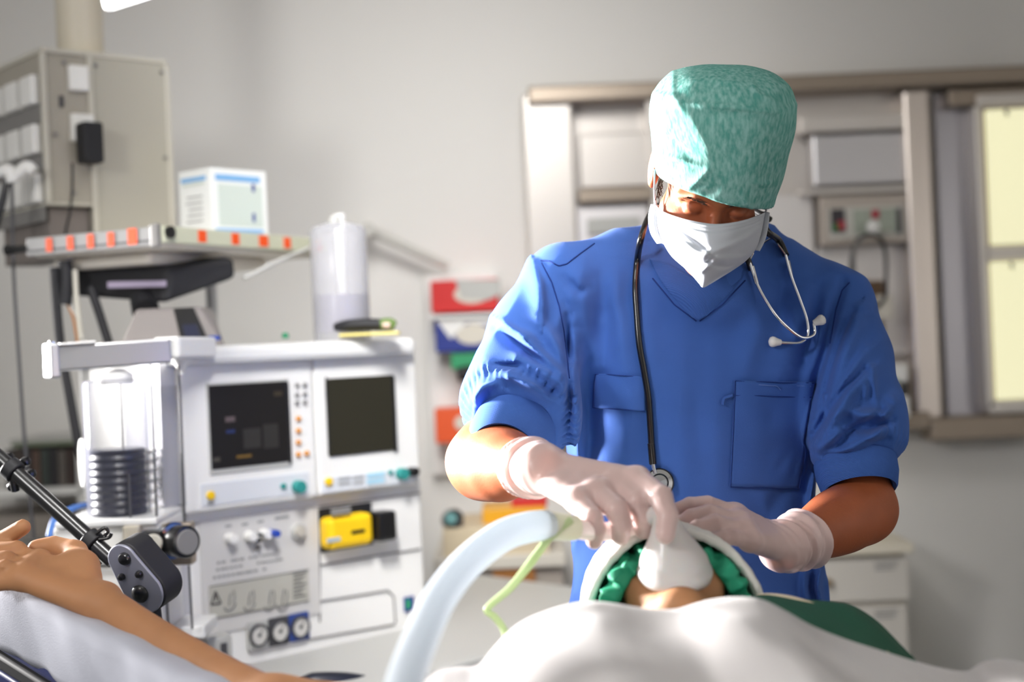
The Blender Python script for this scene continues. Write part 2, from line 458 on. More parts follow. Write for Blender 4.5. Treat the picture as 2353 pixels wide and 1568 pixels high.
# hands: mcp, pip, dip, tip for index..little, thumb chain
def P_(l): return [W(*p) for p in l]
H1 = dict(w=WR1, f=[
    P_([(1464,1102,1.855), (1519,1142,1.805), (1534,1186,1.785), (1529,1228,1.775)]),
    P_([(1416,1112,1.865), (1466,1152,1.825), (1482,1190,1.825), (1480,1218,1.835)]),
    P_([(1370,1130,1.85), (1417,1172,1.81), (1429,1206,1.815), (1426,1232,1.825)]),
    P_([(1326,1150,1.835), (1362,1190,1.80), (1370,1216,1.805), (1366,1243,1.815)])],
    s=1.36, t=P_([(1320,1110,1.93), (1390,1150,1.93), (1440,1180,1.90), (1480,1205,1.875)]))
H2 = dict(w=WR2, f=[
    P_([(1688,1182,1.99), (1626,1158,1.965), (1585,1160,1.955), (1556,1172,1.95)]),
    P_([(1696,1200,1.965), (1630,1178,1.93), (1588,1188,1.925), (1560,1207,1.925)]),
    P_([(1706,1219,1.945), (1645,1202,1.91), (1605,1212,1.905), (1580,1226,1.905)]),
    P_([(1724,1243,1.93), (1682,1236,1.905), (1662,1238,1.90), (1645,1240,1.90)])],
    t=P_([(1770,1240,2.03), (1720,1215,2.05), (1680,1205,2.05), (1650,1205,2.04)]))
FR = [(.0105,.0092,.0086,.0078), (.011,.0096,.0088,.008), (.0105,.0092,.0084,.0076), (.0095,.0082,.0076,.0068)]
def hand_sdf(P, H, g=0.0, rw=.027, palm=.0135, k=.008):
    mc = [f[0] for f in H['f']]; w = H['w']; d = None
    across = (mc[0]-mc[3]).normalized()
    for i, m in enumerate(mc):
        a = w + across*(.014*(1.5-i)/1.5)
        e = cone(P, a, m, palm+.003, palm); d = e if d is None else smin(d, e, .014)
    for i in range(3): d = smin(d, cone(P, mc[i], mc[i+1], palm-.001, palm-.001), .01)
    for f, r in zip(H['f'], FR):
        rr = [x*1.04*H.get('s', 1) for x in r]; e = chain(P, f, rr, .002)
        e = np.minimum(e, sph(P, f[1], r[1]*1.1*H.get('s', 1))); d = smin(d, e, k)
    t = H['t']; S_ = H.get('s', 1)**.8; d = smin(d, cone(P, t[0], t[1], .016*S_, .013*S_), .014); d = smin(d, chain(P, t[1:], [.0125*S_, .0112*S_, .009*S_]), .005)
    return d - g
def arm_sdf(P, J, E, Wr, re=.047, rw=.029):
    d = schain(P, [J, J.lerp(E, .5), J.lerp(E, .8), E], [.045, .042, .045, re-.004])
    m = E.lerp(Wr, .3)
    return smin(d, schain(P, [E, m, E.lerp(Wr, .7), Wr], [re-.004, re+.001, .037, rw]), .03)
def body_fn(P):
    d = head_sdf(HF.loc(P))
    neck = cone(P, HF.out((0, .045, -.03)), NB, .056, .062); d = smin(d, neck, .02)
    tor = chain(P, [W(1610,760,2.36), W(1590,1000,2.37), W(1585,1350,2.37)], [.10, .10, .10], .03)
    d = smin(d, tor, .05)
    d = smin(d, cone(P, NB, J1, .05, .05), .03); d = smin(d, cone(P, NB, J2, .05, .05), .03)
    d = smin(d, arm_sdf(P, J1, E1, WR1, .056, .032), .03); d = smin(d, arm_sdf(P, J2, E2, WR2, .05, .031), .03)
    d = smin(d, hand_sdf(P, H1), .012); d = smin(d, hand_sdf(P, H2), .012)
    d = d - .0008*vnoise(P, 120, 3)
    for E in (E1, E2): d = d - .004*np.exp(-(sph(P, E+Vector((0,.03,-.035)), 0)/.02)**2)
    return d
body_o, body_vq = sdf_obj('body', body_fn, (-.12, 1.74, .92), (.66, 2.56, 1.72), .003, M_skin, man, smoothing=3)
tag(body_o, 'tanned skin of head, neck, arms and hands')

# gloves ---------------------------------------------------------------
def glove_fn(H, E, seed, cuff):
    w = H['w']; ax = (E-w).normalized(); c0 = w - ax*.012; c1 = w + ax*cuff
    def fn(P):
        d = hand_sdf(P, H, .0016)
        t, dd = seg_t(P, c0, c1)
        r = .0345 + t*.0095 + .0022*np.sin(t*13+2*vnoise(P, 60, seed)) + t*.004*vnoise(P, 75, seed+1)
        shell = dd - r
        d = smin(d, shell, .012)
        # wrinkles around the wrist
        q = (P - v3(w))@v3(ax)
        d = d - .0014*np.sin(q*420 + 2.5*vnoise(P, 45, seed+2))*np.exp(-((q-.01)/.03)**2)
        d = d - .0005*vnoise(P, 260, seed+4)
        # open cuff end
        endp = (P - v3(c1))@v3(ax) - .004*vnoise(P, 60, seed+3); d = smax(d, endp, .003)
        hollow = np.maximum(dd - (r-.0034), -(q-cuff*.55)); d = np.maximum(d, -hollow)
        return d
    return fn
for nm, H, E, sd, cf in (('left', H1, E1, 11, .045), ('right', H2, E2, 23, .055)):
    pts = [H['w']] + [p for f in H['f'] for p in f] + H['t'] + [H['w']+(E-H['w']).normalized()*cf]
    lo = [min(p[i] for p in pts)-.06 for i in range(3)]; hi = [max(p[i] for p in pts)+.06 for i in range(3)]
    g, _ = sdf_obj('glove', glove_fn(H, E, sd, cf), lo, hi, .0018, M_glove, man)
    tag(g, 'thin translucent whitish disposable glove')

# scrub top -------------------------------------------------------------
SEC = np.array([  # z, cx, cy, rx, ry
    (.74,.290,2.37,.232,.160),(.84,.288,2.37,.226,.152),(.93,.288,2.37,.215,.142),(1.00,.287,2.37,.206,.136),(1.10,.288,2.37,.200,.132),(1.20,.290,2.365,.202,.134),
    (1.30,.294,2.36,.206,.135),(1.37,.298,2.36,.200,.128),(1.42,.302,2.36,.182,.112),(1.465,.306,2.36,.145,.09),(1.50,.31,2.36,.10,.07)])
SECf = cm_resample(SEC, 200)
def torso_sdf(P):
    z = P[:, 2]; zz = SECf[:, 0]
    cx, cy, rx, ry = [np.interp(z, zz, SECf[:, i]).astype(np.float32) for i in (1, 2, 3, 4)]
    qx = np.abs((P[:, 0]-cx)/rx); qy = np.abs((P[:, 1]-cy)/ry)
    q = (qx**2.5+qy**2.5)**(1/2.5); d = (q-1)*np.minimum(rx, ry)*.95
    return np.maximum(d, np.maximum(z-1.50, .74-z))
SL1 = [W(1292,655,2.30), W(1222,770,2.27), W(1190,880,2.22), W(1182,960,2.165)]
SL2 = [W(1912,704,2.32), W(1940,820,2.30), W(1962,950,2.26), W(1966,1030,2.22)]
C1a, C1b = W(1184,985,2.155), W(1158,1040,2.10); C2a, C2b = W(1964,1058,2.215), W(1976,1128,2.19)
FOLDS = [ # poly px, amp m, wl, wr
    ([(1226,600),(1242,655),(1248,703),(1246,742)], .011, 26, 8),
    ([(1150,735),(1179,756),(1222,776)], .012, 22, 9),
    ([(1246,742),(1280,790),(1305,847),(1311,885)], .013, 20, 12),
    ([(1205,775),(1260,833),(1294,864),(1316,903)], .013, 17, 12),
    ([(1196,815),(1248,852),(1288,886),(1303,930)], .013, 17, 12),
    ([(1125,840),(1185,866),(1231,890),(1290,935)], .012, 15, 12),
    ([(1130,838),(1160,842),(1196,840)], -.010, 9, 7),
    ([(1142,750),(1200,800),(1262,850)], -.012, 14, 10),
    ([(1080,930),(1110,885),(1160,868)], .010, 18, 14),
    ([(1320,742),(1322,830),(1326,960),(1330,1090)], .010, 14, 22),
    ([(1302,700),(1304,800),(1308,930),(1304,1000)], -.007, 10, 8),
    ([(1300,640),(1330,670),(1345,662)], -.006, 12, 9),
    ([(1330,640),(1345,720),(1365,840)], .006, 24, 18),
    ([(1420,590),(1410,700),(1440,820)], .005, 26, 26),
    ([(1460,560),(1480,700),(1510,860)], .005, 26, 26),
    ([(1400,700),(1430,860),(1400,1100)], .005, 40, 34),
    ([(1570,780),(1560,950),(1580,1180)], .006, 44, 40),
    ([(1640,800),(1650,1000),(1640,1180)], .005, 34, 34),
    ([(1760,620),(1740,760),(1700,880)], .006, 34, 26),
    ([(1850,640),(1835,740),(1800,850)], .006, 34, 26),
    ([(1939,650),(1915,726),(1900,800),(1876,880),(1862,960)], -.010, 14, 11),
    ([(1976,705),(1943,782),(1921,856),(1906,935)], .013, 11, 26),
    ([(2000,849),(1958,893),(1928,945),(1880,1025)], .014, 12, 22),
    ([(1985,850),(1940,893),(1905,945),(1872,1000)], -.010, 10, 12),
    ([(2052,925),(2031,952),(1987,956),(1950,944)], .012, 14, 12),
    ([(2040,972),(2009,1004),(1958,1034),(1891,1056)], .012, 13, 13),
    ([(2050,965),(2010,982),(1960,994)], -.010, 10, 9),
    ([(1940,985),(1915,1008),(1885,1030)], .009, 10, 10),
    ([(2004,850),(2008,880),(2014,930)], .005, 7, 7),
    ([(1994,880),(1986,920)], .004, 6, 6),
    ([(1960,720),(1930,790),(1905,870),(1890,930)], -.008, 10, 14),
    ([(1992,800),(1962,845),(1935,890),(1905,960)], .009, 9, 16),
    ([(1930,1010),(1960,985),(2010,960),(2040,930)], -.008, 9, 9),
    ([(1890,1050),(1940,1045),(1990,1018),(2040,1010)], -.007, 8, 8),
    ([(1800,640),(1790,720),(1820,800)], -.005, 20, 20), ([(1880,660),(1870,740),(1850,830)], -.006, 16, 16),
    ([(1380,640),(1400,740),(1390,850)], -.005, 18, 18), ([(1350,900),(1356,1000),(1350,1150)], -.006, 18, 22),
    ([(1460,880),(1450,980),(1440,1080)], .004, 26, 26), ([(1690,900),(1760,1000),(1850,960)], .003, 30, 30),
    ([(1268,1230),(1276,1310),(1270,1400)], .008, 9, 9),
    ([(1294,1230),(1300,1320),(1296,1400)], -.008, 9, 9),
    ([(1850,1300),(1848,1350),(1852,1400)], .008, 9, 9),
    ([(1872,1090),(1862,1150),(1868,1190)], .007, 8, 8),
    ([(1885,1300),(1880,1350),(1888,1400)], .008, 8, 8),
    ([(1700,1120),(1760,1190),(1810,1110)], -.003, 20, 20),
]
c1ax = (C1b-C1a).normalized(); c2ax = (C2b-C2a).normalized()
def gathers(P, c, ax, n, amp, w):
    q = P-v3(c); a = v3(ax); h = q@a; u = v3(Vector(ax).orthogonal().normalized()); v = np.cross(a, u)
    th = np.arctan2(q@v, q@u); r = np.sqrt(np.maximum((q*q).sum(1)-h*h, 0))
    s = np.sin(n*th+1.8*np.sin(3*th)) + .5*np.sin(n*1.7*th+1)
    return amp*s*np.exp(-((h+.018)/w)**2)*(r < .13)
def top_fn(P):
    d = torso_sdf(P)
    d = smin(d, chain(P, [W(1585,575,2.345), W(1430,612,2.33), SL1[0]], [.060, .054, .060], .02), .05)
    d = smin(d, chain(P, [W(1680,575,2.345), W(1800,644,2.33), SL2[0]], [.060, .056, .060], .02), .05)
    s1 = chain(P, SL1, [.062, .066, .074, .078], .02); s1 = smin(s1, sph(P, W(1140,930,2.18), .058), .03); s1 = smin(s1, sph(P, W(1245,955,2.18), .05), .03)
    s2 = chain(P, SL2, [.064, .068, .072, .070], .02); s2 = smin(s2, sph(P, W(2000,985,2.24), .054), .025)
    q = P-v3(C1a); h = q@v3(c1ax); ra = np.sqrt(np.maximum((q*q).sum(1)-h*h, 0)); s1 = smax(s1, .75*(ra-.0665-1.25*np.maximum(-h, 0)), .012); s1 = smax(s1, h-.004, .006)
    q = P-v3(C2a); h = q@v3(c2ax); ra = np.sqrt(np.maximum((q*q).sum(1)-h*h, 0)); s2 = smax(s2, .75*(ra-.0665-1.25*np.maximum(-h, 0)), .012); s2 = smax(s2, h-.004, .006)
    d = smin(d, s1, .022); d = smin(d, s2, .022)
    d = smin(d, np.maximum(cone(P, W(1634,505,2.31), W(1612,655,2.29), .071, .10), ((P-v3(W(1634,512,2.30)))@v3((W(1634,505,2.31)-W(1612,655,2.29)).normalized()))), .02)
    # folds traced on the front
    front = 1/(1+np.exp((P[:, 1]-2.33)/.02)); U, V = proj(P)
    near = np.abs(d) < .08
    if near.any():
        Un, Vn, fn_ = U[near], V[near], front[near]; disp = np.zeros(near.sum(), dtype=np.float32)
        for f in FOLDS: disp += (2.1 if f[0][0][0] > 1850 else 1.6)*fold(Un, Vn, *f)
        d[near] -= disp*fn_
    d = d - gathers(P, C1a, c1ax, 46, .0028, .013) - gathers(P, C2a, c2ax, 36, .0012, .012)
    slv = np.clip((np.abs(P[:, 0]-.29)-.15)/.05, 0, 1); d = d - slv*.0028*(1-3*np.abs(vnoise(P@np.array([[1,0,.5],[0,1,0],[-.5,0,1]],dtype=np.float32)*np.array((1,.6,.45),dtype=np.float32), 58, 14)))
    d = d - .0026*vnoise(P, 26, 5) - .0018*vnoise(P*np.array((1,1,.5),dtype=np.float32), 60, 6) - .0006*vnoise(P, 130, 7)
    # back folds
    d = d - .006*(1-front)*vnoise(P*np.array((1, .3, .35), dtype=np.float32), 42, 9)
    # hollow the hem and the neck opening
    return d
top_o, top_vq = sdf_obj('scrub_top', top_fn, (-.14, 2.02, .72), (.68, 2.56, 1.56), .003, M_scrub, man, smoothing=1)
tag(top_o, 'royal blue cotton scrub top with gathered half sleeves')
TOPB = bvh_of(top_vq)
def on_top(px, py, off=.002, b=None):
    d = ray(px, py).normalized(); h, n, i, dist = (b or TOPB).ray_cast(Vector((0, 0, CAMZ)), d)
    if h is None: return W(px, py, 2.2)
    if n.dot(d) > 0: n = -n
    return h + n*off
def drape_line(name, pl, m, r=.0011, off=.0006, parent=top_o, step=9):
    pts = []
    for a, b in zip(pl[:-1], pl[1:]):
        n = max(1, int(math.hypot(b[0]-a[0], b[1]-a[1])/step))
        for i in range(n): pts.append(on_top(a[0]+(b[0]-a[0])*i/n, a[1]+(b[1]-a[1])*i/n, off))
    pts.append(on_top(*pl[-1], off))
    pts = [p for i, p in enumerate(pts) if i == 0 or (p-pts[i-1]).length < .06]
    return MB().tube(pts, r, 6, 2).build(name, m, parent, True)
for k, pl in enumerate([
    [(1366,560),(1335,582),(1302,607),(1284,611),(1262,601),(1243,599)],
    [(1245,605),(1268,650),(1285,705),(1295,760),(1302,820),(1308,870)],
    [(1500,640),(1550,700),(1600,738)], [(1608,738),(1660,700),(1712,645)],
    [(1608,655),(1607,700),(1604,736)],
    [(1952,650),(1935,668),(1921,712),(1908,790)]]):
    drape_line('seam', pl, M_seam)
# pockets ---------------------------------------------------------------
def pocket(corners, nr=24, nc=24):
    (a, b, c, d) = corners; G = []
    for i in range(nr):
        t = i/(nr-1); l = (a[0]+(d[0]-a[0])*t, a[1]+(d[1]-a[1])*t); r = (b[0]+(c[0]-b[0])*t, b[1]+(c[1]-b[1])*t)
        G.append([tuple(on_top(l[0]+(r[0]-l[0])*j/(nc-1), l[1]+(r[1]-l[1])*j/(nc-1), .0030+.0012*math.sin(3*PI*j/(nc-1)))) for j in range(nc)])
    o = grid_mesh('pocket', G, M_scrub, top_o, .0022); E = [G[0], [r[-1] for r in G], G[-1][::-1], [r[0] for r in G][::-1]]
    return o
pk1 = pocket([(1687,874),(1874,878),(1832,1123),(1675,1117)])
pk2 = pocket([(1370,858),(1482,866),(1482,945),(1367,937)])
for pl in ([(1688,876),(1872,880)], [(1686,908),(1866,914)], [(1874,880),(1833,1122)], [(1832,1124),(1676,1119)], [(1676,1118),(1688,876)]):
    drape_line('stitching', pl, M_seam, .0009, .0042)
for pl in ([(1370,859),(1482,867)], [(1369,937),(1482,945)], [(1370,859),(1367,937)]): drape_line('stitching', pl, M_seam, .0009, .0042)
for pl in ([(1740,884),(1782,887),(1790,896)], [(1826,886),(1858,888)]): drape_line('stitching', pl, M_seaml, .0008, .0048)
drape_line('pen_loop', [(1660,930),(1662,916),(1682,908)], M_scrub, .003, .003)
# V neck facing
nf = [[on_top(x, y, .0022) for x, y in row] for row in (
    [(1494,598),(1540,610),(1600,640),(1655,640),(1725,600)],
    [(1512,632),(1550,650),(1604,672),(1655,668),(1712,630)],
    [(1540,672),(1570,680),(1605,700),(1640,690),(1680,668)],
    [(1590,728),(1598,731),(1605,735),(1612,731),(1622,726)])]
grid_mesh('neck_facing', patch([[tuple(p) for p in r] for r in nf], 14, 18), M_rib, top_o, .002)
# collar band round the neck
cba, cbb = W(1634,508,2.305), W(1612,655,2.29)
MB().lathe([(.066,-.006),(.0725,-.004),(.0745,.001),(.077,.016),(.0795,.03)], cba, (cbb-cba).normalized(), 64).build('collar', M_rib, top_o, True)
# cuffs
for c0, c1, ax, r0, r1, tilt in ((C1a, C1b, c1ax, .0640, .0530, 1), (C2a, C2b, c2ax, .064, .0575, 1)):
    prof = [(r0-.004, .0), (r0, .004), (r0-.0005, (c1-c0).length*.5), (r1+.001, (c1-c0).length-.004), (r1-.002, (c1-c0).length), (r1-.007, (c1-c0).length-.004), (r1-.008, .01)]
    MB().lathe(prof, c0, ax, 56).build('sleeve_cuff', M_rib, top_o, True)
# trousers and clogs (stand on the floor behind the table)
def trouser_fn(P):
    hip = W(1588, 1385, 2.37); d = ell(P, hip+Vector((0, 0, -.05)), (.185, .12, .16))
    for s in (-1, 1):
        d = smin(d, chain(P, [hip+Vector((s*.09, 0, -.08)), Vector((hip.x+s*.1, 2.36, .48)), Vector((hip.x+s*.11, 2.38, .07))], [.1, .08, .075]), .04)
    return np.maximum(d, .05-P[:, 2]) - .004*vnoise(P, 30, 8)
sdf_obj('trousers', trouser_fn, (.02, 2.2, .02), (.56, 2.56, 1.06), .007, M_trouser, man)
for s in (-1, 1):
    sdf_obj('shoe', (lambda s: lambda P: np.maximum(smin(ell(P, (.288+s*.115, 2.27, .045), (.045, .085, .045)), ell(P, (.288+s*.11, 2.38, .05), (.04, .07, .05)), .03), -P[:, 2]))(s),
            (.10 if s < 0 else .33, 2.14, -.01), (.25 if s < 0 else .48, 2.48, .12), .005, M_shoe, man)

# surgical cap ------------------------------------------------------------
CA, CB = W(1650,452,2.115), W(1668,188,2.05)
cz = (CB-CA).normalized(); cx_ = (Vector((math.cos(R8), 0, -math.sin(R8)))); cx_ = (cx_-cz*cx_.dot(cz)).normalized(); cy_ = cz.cross(cx_)
CF = Frame(CA, cx_, cy_, cz); CL = (CB-CA).length
CSEC = cm_resample(np.array([(-.04,.078,.112,0), (0,.083,.114,0), (.035,.094,.116,0), (.08,.102,.113,0), (.12,.107,.110,0), (.16,.104,.106,0), (.2,.1,.1,0)]), 60)
CFOLDS = [([(1562,236),(1610,240),(1680,246),(1790,258),(1838,236)], .0035, 7, 6),
    ([(1545,150),(1544,212),(1570,240)], .0022, 10, 9), ([(1570,240),(1600,290),(1626,335),(1640,385)], .0035, 18, 12), ([(1640,380),(1610,412),(1575,440)], .004, 10, 6),
    ([(1500,352),(1560,368),(1620,384)], .003, 6, 6), ([(1500,366),(1560,380),(1620,386)], -.002, 6, 6), ([(1728,418),(1755,424),(1785,418)], .003, 7, 5),
    ([(1500,215),(1545,222),(1572,262)], .003, 9, 7), ([(1660,400),(1640,440),(1610,452)], -.003, 12, 12), ([(1725,180),(1740,215),(1790,238)], .003, 8, 6),
    ([(1600,270),(1680,266),(1760,290)], -.003, 9, 14), ([(1500,300),(1560,330),(1600,380)], -.002, 12, 12), ([(1700,440),(1720,470),(1735,486)], .003, 8, 8),
    ([(1590,190),(1640,180),(1700,190)], .003, 10, 10)]
def cap_fn(P):
    L = CF.loc(P); z = L[:, 2]
    rx = np.interp(z, CSEC[:, 0], CSEC[:, 1]).astype(np.float32); ry = np.interp(z, CSEC[:, 0], CSEC[:, 2]).astype(np.float32)
    yy = L[:, 1]-.012-.1*(.08-z).clip(0, .1)*0
    q = np.sqrt((L[:, 0]/rx)**2+(yy/ry)**2); d = (q-1)*rx
    rr = np.sqrt(L[:, 0]**2+yy**2)
    top = z-(CL+.020-2.2*rr*rr + .004*vnoise(P, 40, 41)); d = smax(d, top, .035)
    U, V = proj(P); near = (np.abs(d) < .03) & (P[:, 1] < 2.16)
    if near.any():
        disp = np.zeros(near.sum(), dtype=np.float32)
        for f in CFOLDS: disp += fold(U[near], V[near], *f)
        d[near] -= disp
    d = d - .0024*vnoise(P, 50, 42) - .0011*vnoise(P, 120, 43)
    # gathered brim pulled in at the bottom, cut plane
    th = np.arctan2(yy, L[:, 0]); d = d - .0012*np.sin(40*th)*np.exp(-((z+.005)/.02)**2)
    cut = -(z-.006 - .012*np.clip(-yy/.1, -1, 1) + .24*L[:, 0] + .07*np.clip(L[:, 0]-.02, -1, 1)*0 + .10*L[:, 0]*0)
    d = smax(d, cut, .004)
    inner = np.maximum(np.maximum(d+.006, z-.02), -1)   # open underside
    return np.maximum(d, -np.where(z < .02, (q-1)*rx+.0045, 1))
cap_o, _ = sdf_obj('surgical_cap', cap_fn, (.12, 1.92, 1.50), (.50, 2.28, 1.80), .0025, M_cap, man)
tag(cap_o, 'puffy pale green non-woven surgical cap with a flat top')

# surgical mask ----------------------------------------------------------
def mrow(l): return [tuple(W(*p)) for p in l]
mk = [mrow([(1506,470,2.135),(1524,486,2.085),(1566,502,2.030),(1610,512,2.002),(1648,516,1.993),(1690,511,2.006),(1732,499,2.045),(1759,487,2.10)]),
      mrow([(1509,490,2.135),(1526,506,2.080),(1568,524,2.018),(1610,536,1.988),(1644,540,1.978),(1686,535,1.992),(1728,522,2.038),(1754,508,2.095)]),
      mrow([(1512,522,2.135),(1530,540,2.075),(1568,556,2.010),(1608,566,1.982),(1638,570,1.970),(1680,565,1.988),(1722,550,2.035),(1747,540,2.09)]),
      mrow([(1524,556,2.130),(1540,572,2.075),(1572,588,2.015),(1606,598,1.990),(1632,602,1.980),(1668,596,1.995),(1708,584,2.045),(1736,572,2.09)]),
      mrow([(1545,590,2.125),(1560,602,2.080),(1580,616,2.030),(1606,628,2.005),(1626,632,1.998),(1652,626,2.012),(1686,612,2.055),(1712,600,2.095)]),
      mrow([(1578,618,2.125),(1586,627,2.090),(1598,640,2.050),(1608,652,2.030),(1616,660,2.022),(1632,652,2.036),(1658,636,2.07),(1678,624,2.10)])]
G = patch(mk, 90, 110)
u = np.linspace(0, 1, 110)[None, :]; v = np.linspace(0, 1, 90)[:, None]
def crease(u0, v0, u1, v1, w, a):
    L2 = (u1-u0)**2+(v1-v0)**2; t = np.clip(((u-u0)*(u1-u0)+(v-v0)*(v1-v0))/L2, 0, 1); dd = np.hypot(u-u0-t*(u1-u0), v-v0-t*(v1-v0)); return a*np.exp(-(dd/w)**2)
dz = crease(.12,.3,.45,.55,.05,.006)+crease(.2,.62,.5,.5,.04,.006)+crease(.5,.5,.9,.3,.06,.004)+crease(.45,.75,.6,.62,.04,.005)+crease(.15,.45,.3,.75,.04,-.006)+crease(.3,.25,.5,.42,.03,-.004)
dz = dz+crease(.62,.55,.85,.65,.05,.005)+crease(.55,.6,.8,.75,.03,-.004)+crease(0,.15,1,.15,.02,-.0012)+crease(0,.06,1,.06,.015,.0012)+crease(.08,.1,.12,.9,.03,.003)
dz = dz*np.sin(np.clip(u, .02, .98)*PI)**.3
G[:, :, 1] -= 1.7*dz
mo = grid_mesh('surgical_mask', G, M_mask, man, .0016); tag(mo, 'creased white disposable face mask')
for s, pts in ((0, [(1506,470,2.135),(1500,500,2.14),(1505,535,2.14),(1520,560,2.132)]), (1, [(1760,487,2.10),(1757,515,2.098),(1750,548,2.095),(1737,575,2.092)])):
    w = 9 if s == 0 else 9
    g = [[tuple(W(x-w, y, D+.004)), tuple(W(x, y, D-.004)), tuple(W(x+w, y+2, D-.006))] for x, y, D in pts]
    grid_mesh('side_binding', patch(g, 16, 6), M_mask, mo, .003)
MB().tube([W(1508,472,2.135), HF.out((-.085,-.02,-.012)), HF.out((-.088,.02,.028)), HF.out((-.084,.042,.012))], .0014, 8).build('ear_loop', M_mask, mo, True)
MB().tube([W(1522,556,2.13), HF.out((-.078,-.01,-.05)), HF.out((-.082,.03,-.025)), HF.out((-.084,.042,.008))], .0014, 8).build('ear_loop', M_mask, mo, True)
MB().tube([W(1759,489,2.10), HF.out((.084,-.02,-.012)), HF.out((.087,.02,.028)), HF.out((.084,.042,.012))], .0014, 8).build('ear_loop', M_mask, mo, True)
# hair, brows
for sd in (-1, 1):
    hb = MB()
    for k in range(60 if sd < 0 else 30):
        b = HF.out((sd*(.0745+random.uniform(-.001,.003)), random.uniform(-.028, .0), random.uniform(-.012, .02)))
        hb.tube([b, b+Vector((sd*.004, -.002, -.006)), b+Vector((sd*random.uniform(0,.008), random.uniform(-.006,.003), -random.uniform(.01,.018)))], .0005, 4, 2)
    hb.build('hair', M_hair, man, True)
    hb = MB()
    for k in range(60):
        x = random.uniform(.014, .048); y = -.0925+.19*(x-.02); z = .016+random.uniform(-.0025,.0025)+.004*math.sin((x-.014)/.034*PI)
        hb.tube([HF.out((sd*x, y, z)), HF.out((sd*(x+.006), y+.0005, z+.001))], .0005, 4, 2)
    hb.build('eyebrow', M_hair, man, True)

# ================================================================== stethoscope
st = empty('stethoscope', tuple(W(1600, 700, 2.2)), 'black tubed stethoscope with steel ear tubes hanging round the neck', 'stethoscope')
def onp(px, py, off): return on_top(px, py, off)
tb = [W(1770,505,2.36), W(1640,440,2.43), W(1520,470,2.36), W(1494,492,2.27), W(1474,545,2.21)] + [onp(x, y, .0062) for x, y in ((1466,600),(1465,660),(1467,720),(1471,790),(1480,850),(1489,910),(1495,970),(1499,1040),(1501,1066))]
MB().tube(tb, .0052, 12, 6).build('tubing', M_rubber, st, True)
MB().tube([W(1755,505,2.30), W(1762,532,2.235), onp(1784,562,.010), onp(1803,594,.009)], [.0058,.0058,.0056,.005], 12, 6).build('tubing', M_rubber, st, True)
MB().tube([W(1696,560,2.235), onp(1706,598,.010), onp(1718,625,.008)], [.004,.0052,.0046], 12, 6).build('tubing', M_rubber, st, True)
t1 = [onp(x, y, .0075) for x, y in ((1802,592),(1818,640),(1836,690),(1846,735),(1846,768),(1832,786),(1805,792),(1790,790))]
t2 = [onp(x, y, .0105) for x, y in ((1712,610),(1730,658),(1760,712),(1796,752),(1832,772),(1858,766),(1882,746))]
def calm(t):
    ys = [p.y for p in t]; n = len(t)
    m = [min(ys[max(0, i-2):i+3]) for i in range(n)]; m = [sum(m[max(0, i-1):i+2])/len(m[max(0, i-1):i+2]) for i in range(n)]
    return [Vector((p.x*q/p.y, q, CAMZ+(p.z-CAMZ)*q/p.y)) for p, q in zip(t, m)]
t1, t2 = calm(t1), calm(t2)
for t in (t1, t2): MB().tube(t, .0026, 12, 6).build('ear_tube', M_chrome, st, True)
MB().cyl(onp(1806,606,.0085), onp(1817,640,.0085), .0042, .0036, 16).build('tube_ferrule', M_chrome, st, True)
MB().cyl(onp(1716,618,.0105), onp(1728,655,.0105), .0042, .0036, 16).build('tube_ferrule', M_chrome, st, True)
MB().tube([W(1742,568,2.21), onp(1765,560,.012), onp(1786,578,.013), onp(1803,600,.013)], .0014, 8).build('tension_spring', M_chrome, st, True)
MB().tube([onp(1711,603,.012), onp(1714,585,.016), W(1722,566,2.17)], .0014, 8).build('tension_spring', M_chrome, st, True)
for A, (bx_, by_) in ((t1[-1], (1766,785)), (t2[-1], (1904,728))):
    B = W(bx_, by_, A.y-.004); d = (B-A).normalized()
    MB().lathe([(.0001,-.001),(.0045,0),(.0062,.006),(.0082,.011),(.0086,.014),(.0070,.0175),(.003,.0195),(.0001,.0198)], A, d, 20).build('ear_tip', M_white, st, True)
cc = onp(1517, 1106, .014); nn = (Vector((0, 0, CAMZ))-cc).normalized(); nn = (nn+Vector((.1, -.1, .05))).normalized()
def disc(name, prof, m): return MB().lathe(prof, cc, nn, 48).build(name, m, st, True)
disc('chestpiece_rim', [(.0005,-.006),(.019,-.006),(.0225,-.003),(.0232,.0),(.0222,.0025),(.0212,.0028),(.0208,.001)], M_rubber)
disc('chestpiece', [(.0208,.001),(.0205,.0025),(.0135,.0045),(.0130,.0005),(.0005,.0005)], M_chrome)
disc('bell_rim', [(.0138,.0035),(.0142,.0055),(.0132,.0068),(.0122,.0058),(.0120,.002)], M_rubber)
disc('bell', [(.0119,.0052),(.008,.0062),(.0005,.008)], M_chrome)
MB().cyl(onp(1501,1062,.008), cc+Vector((-.006,0,.014)), .0035, .003, 14).build('stem', M_chrome, st, True)
MB().tube([onp(1497,1018,.0066), onp(1499,1040,.0066), onp(1501,1064,.0070)], .0060, 12).build('tube_sleeve', M_rubber, st, True)
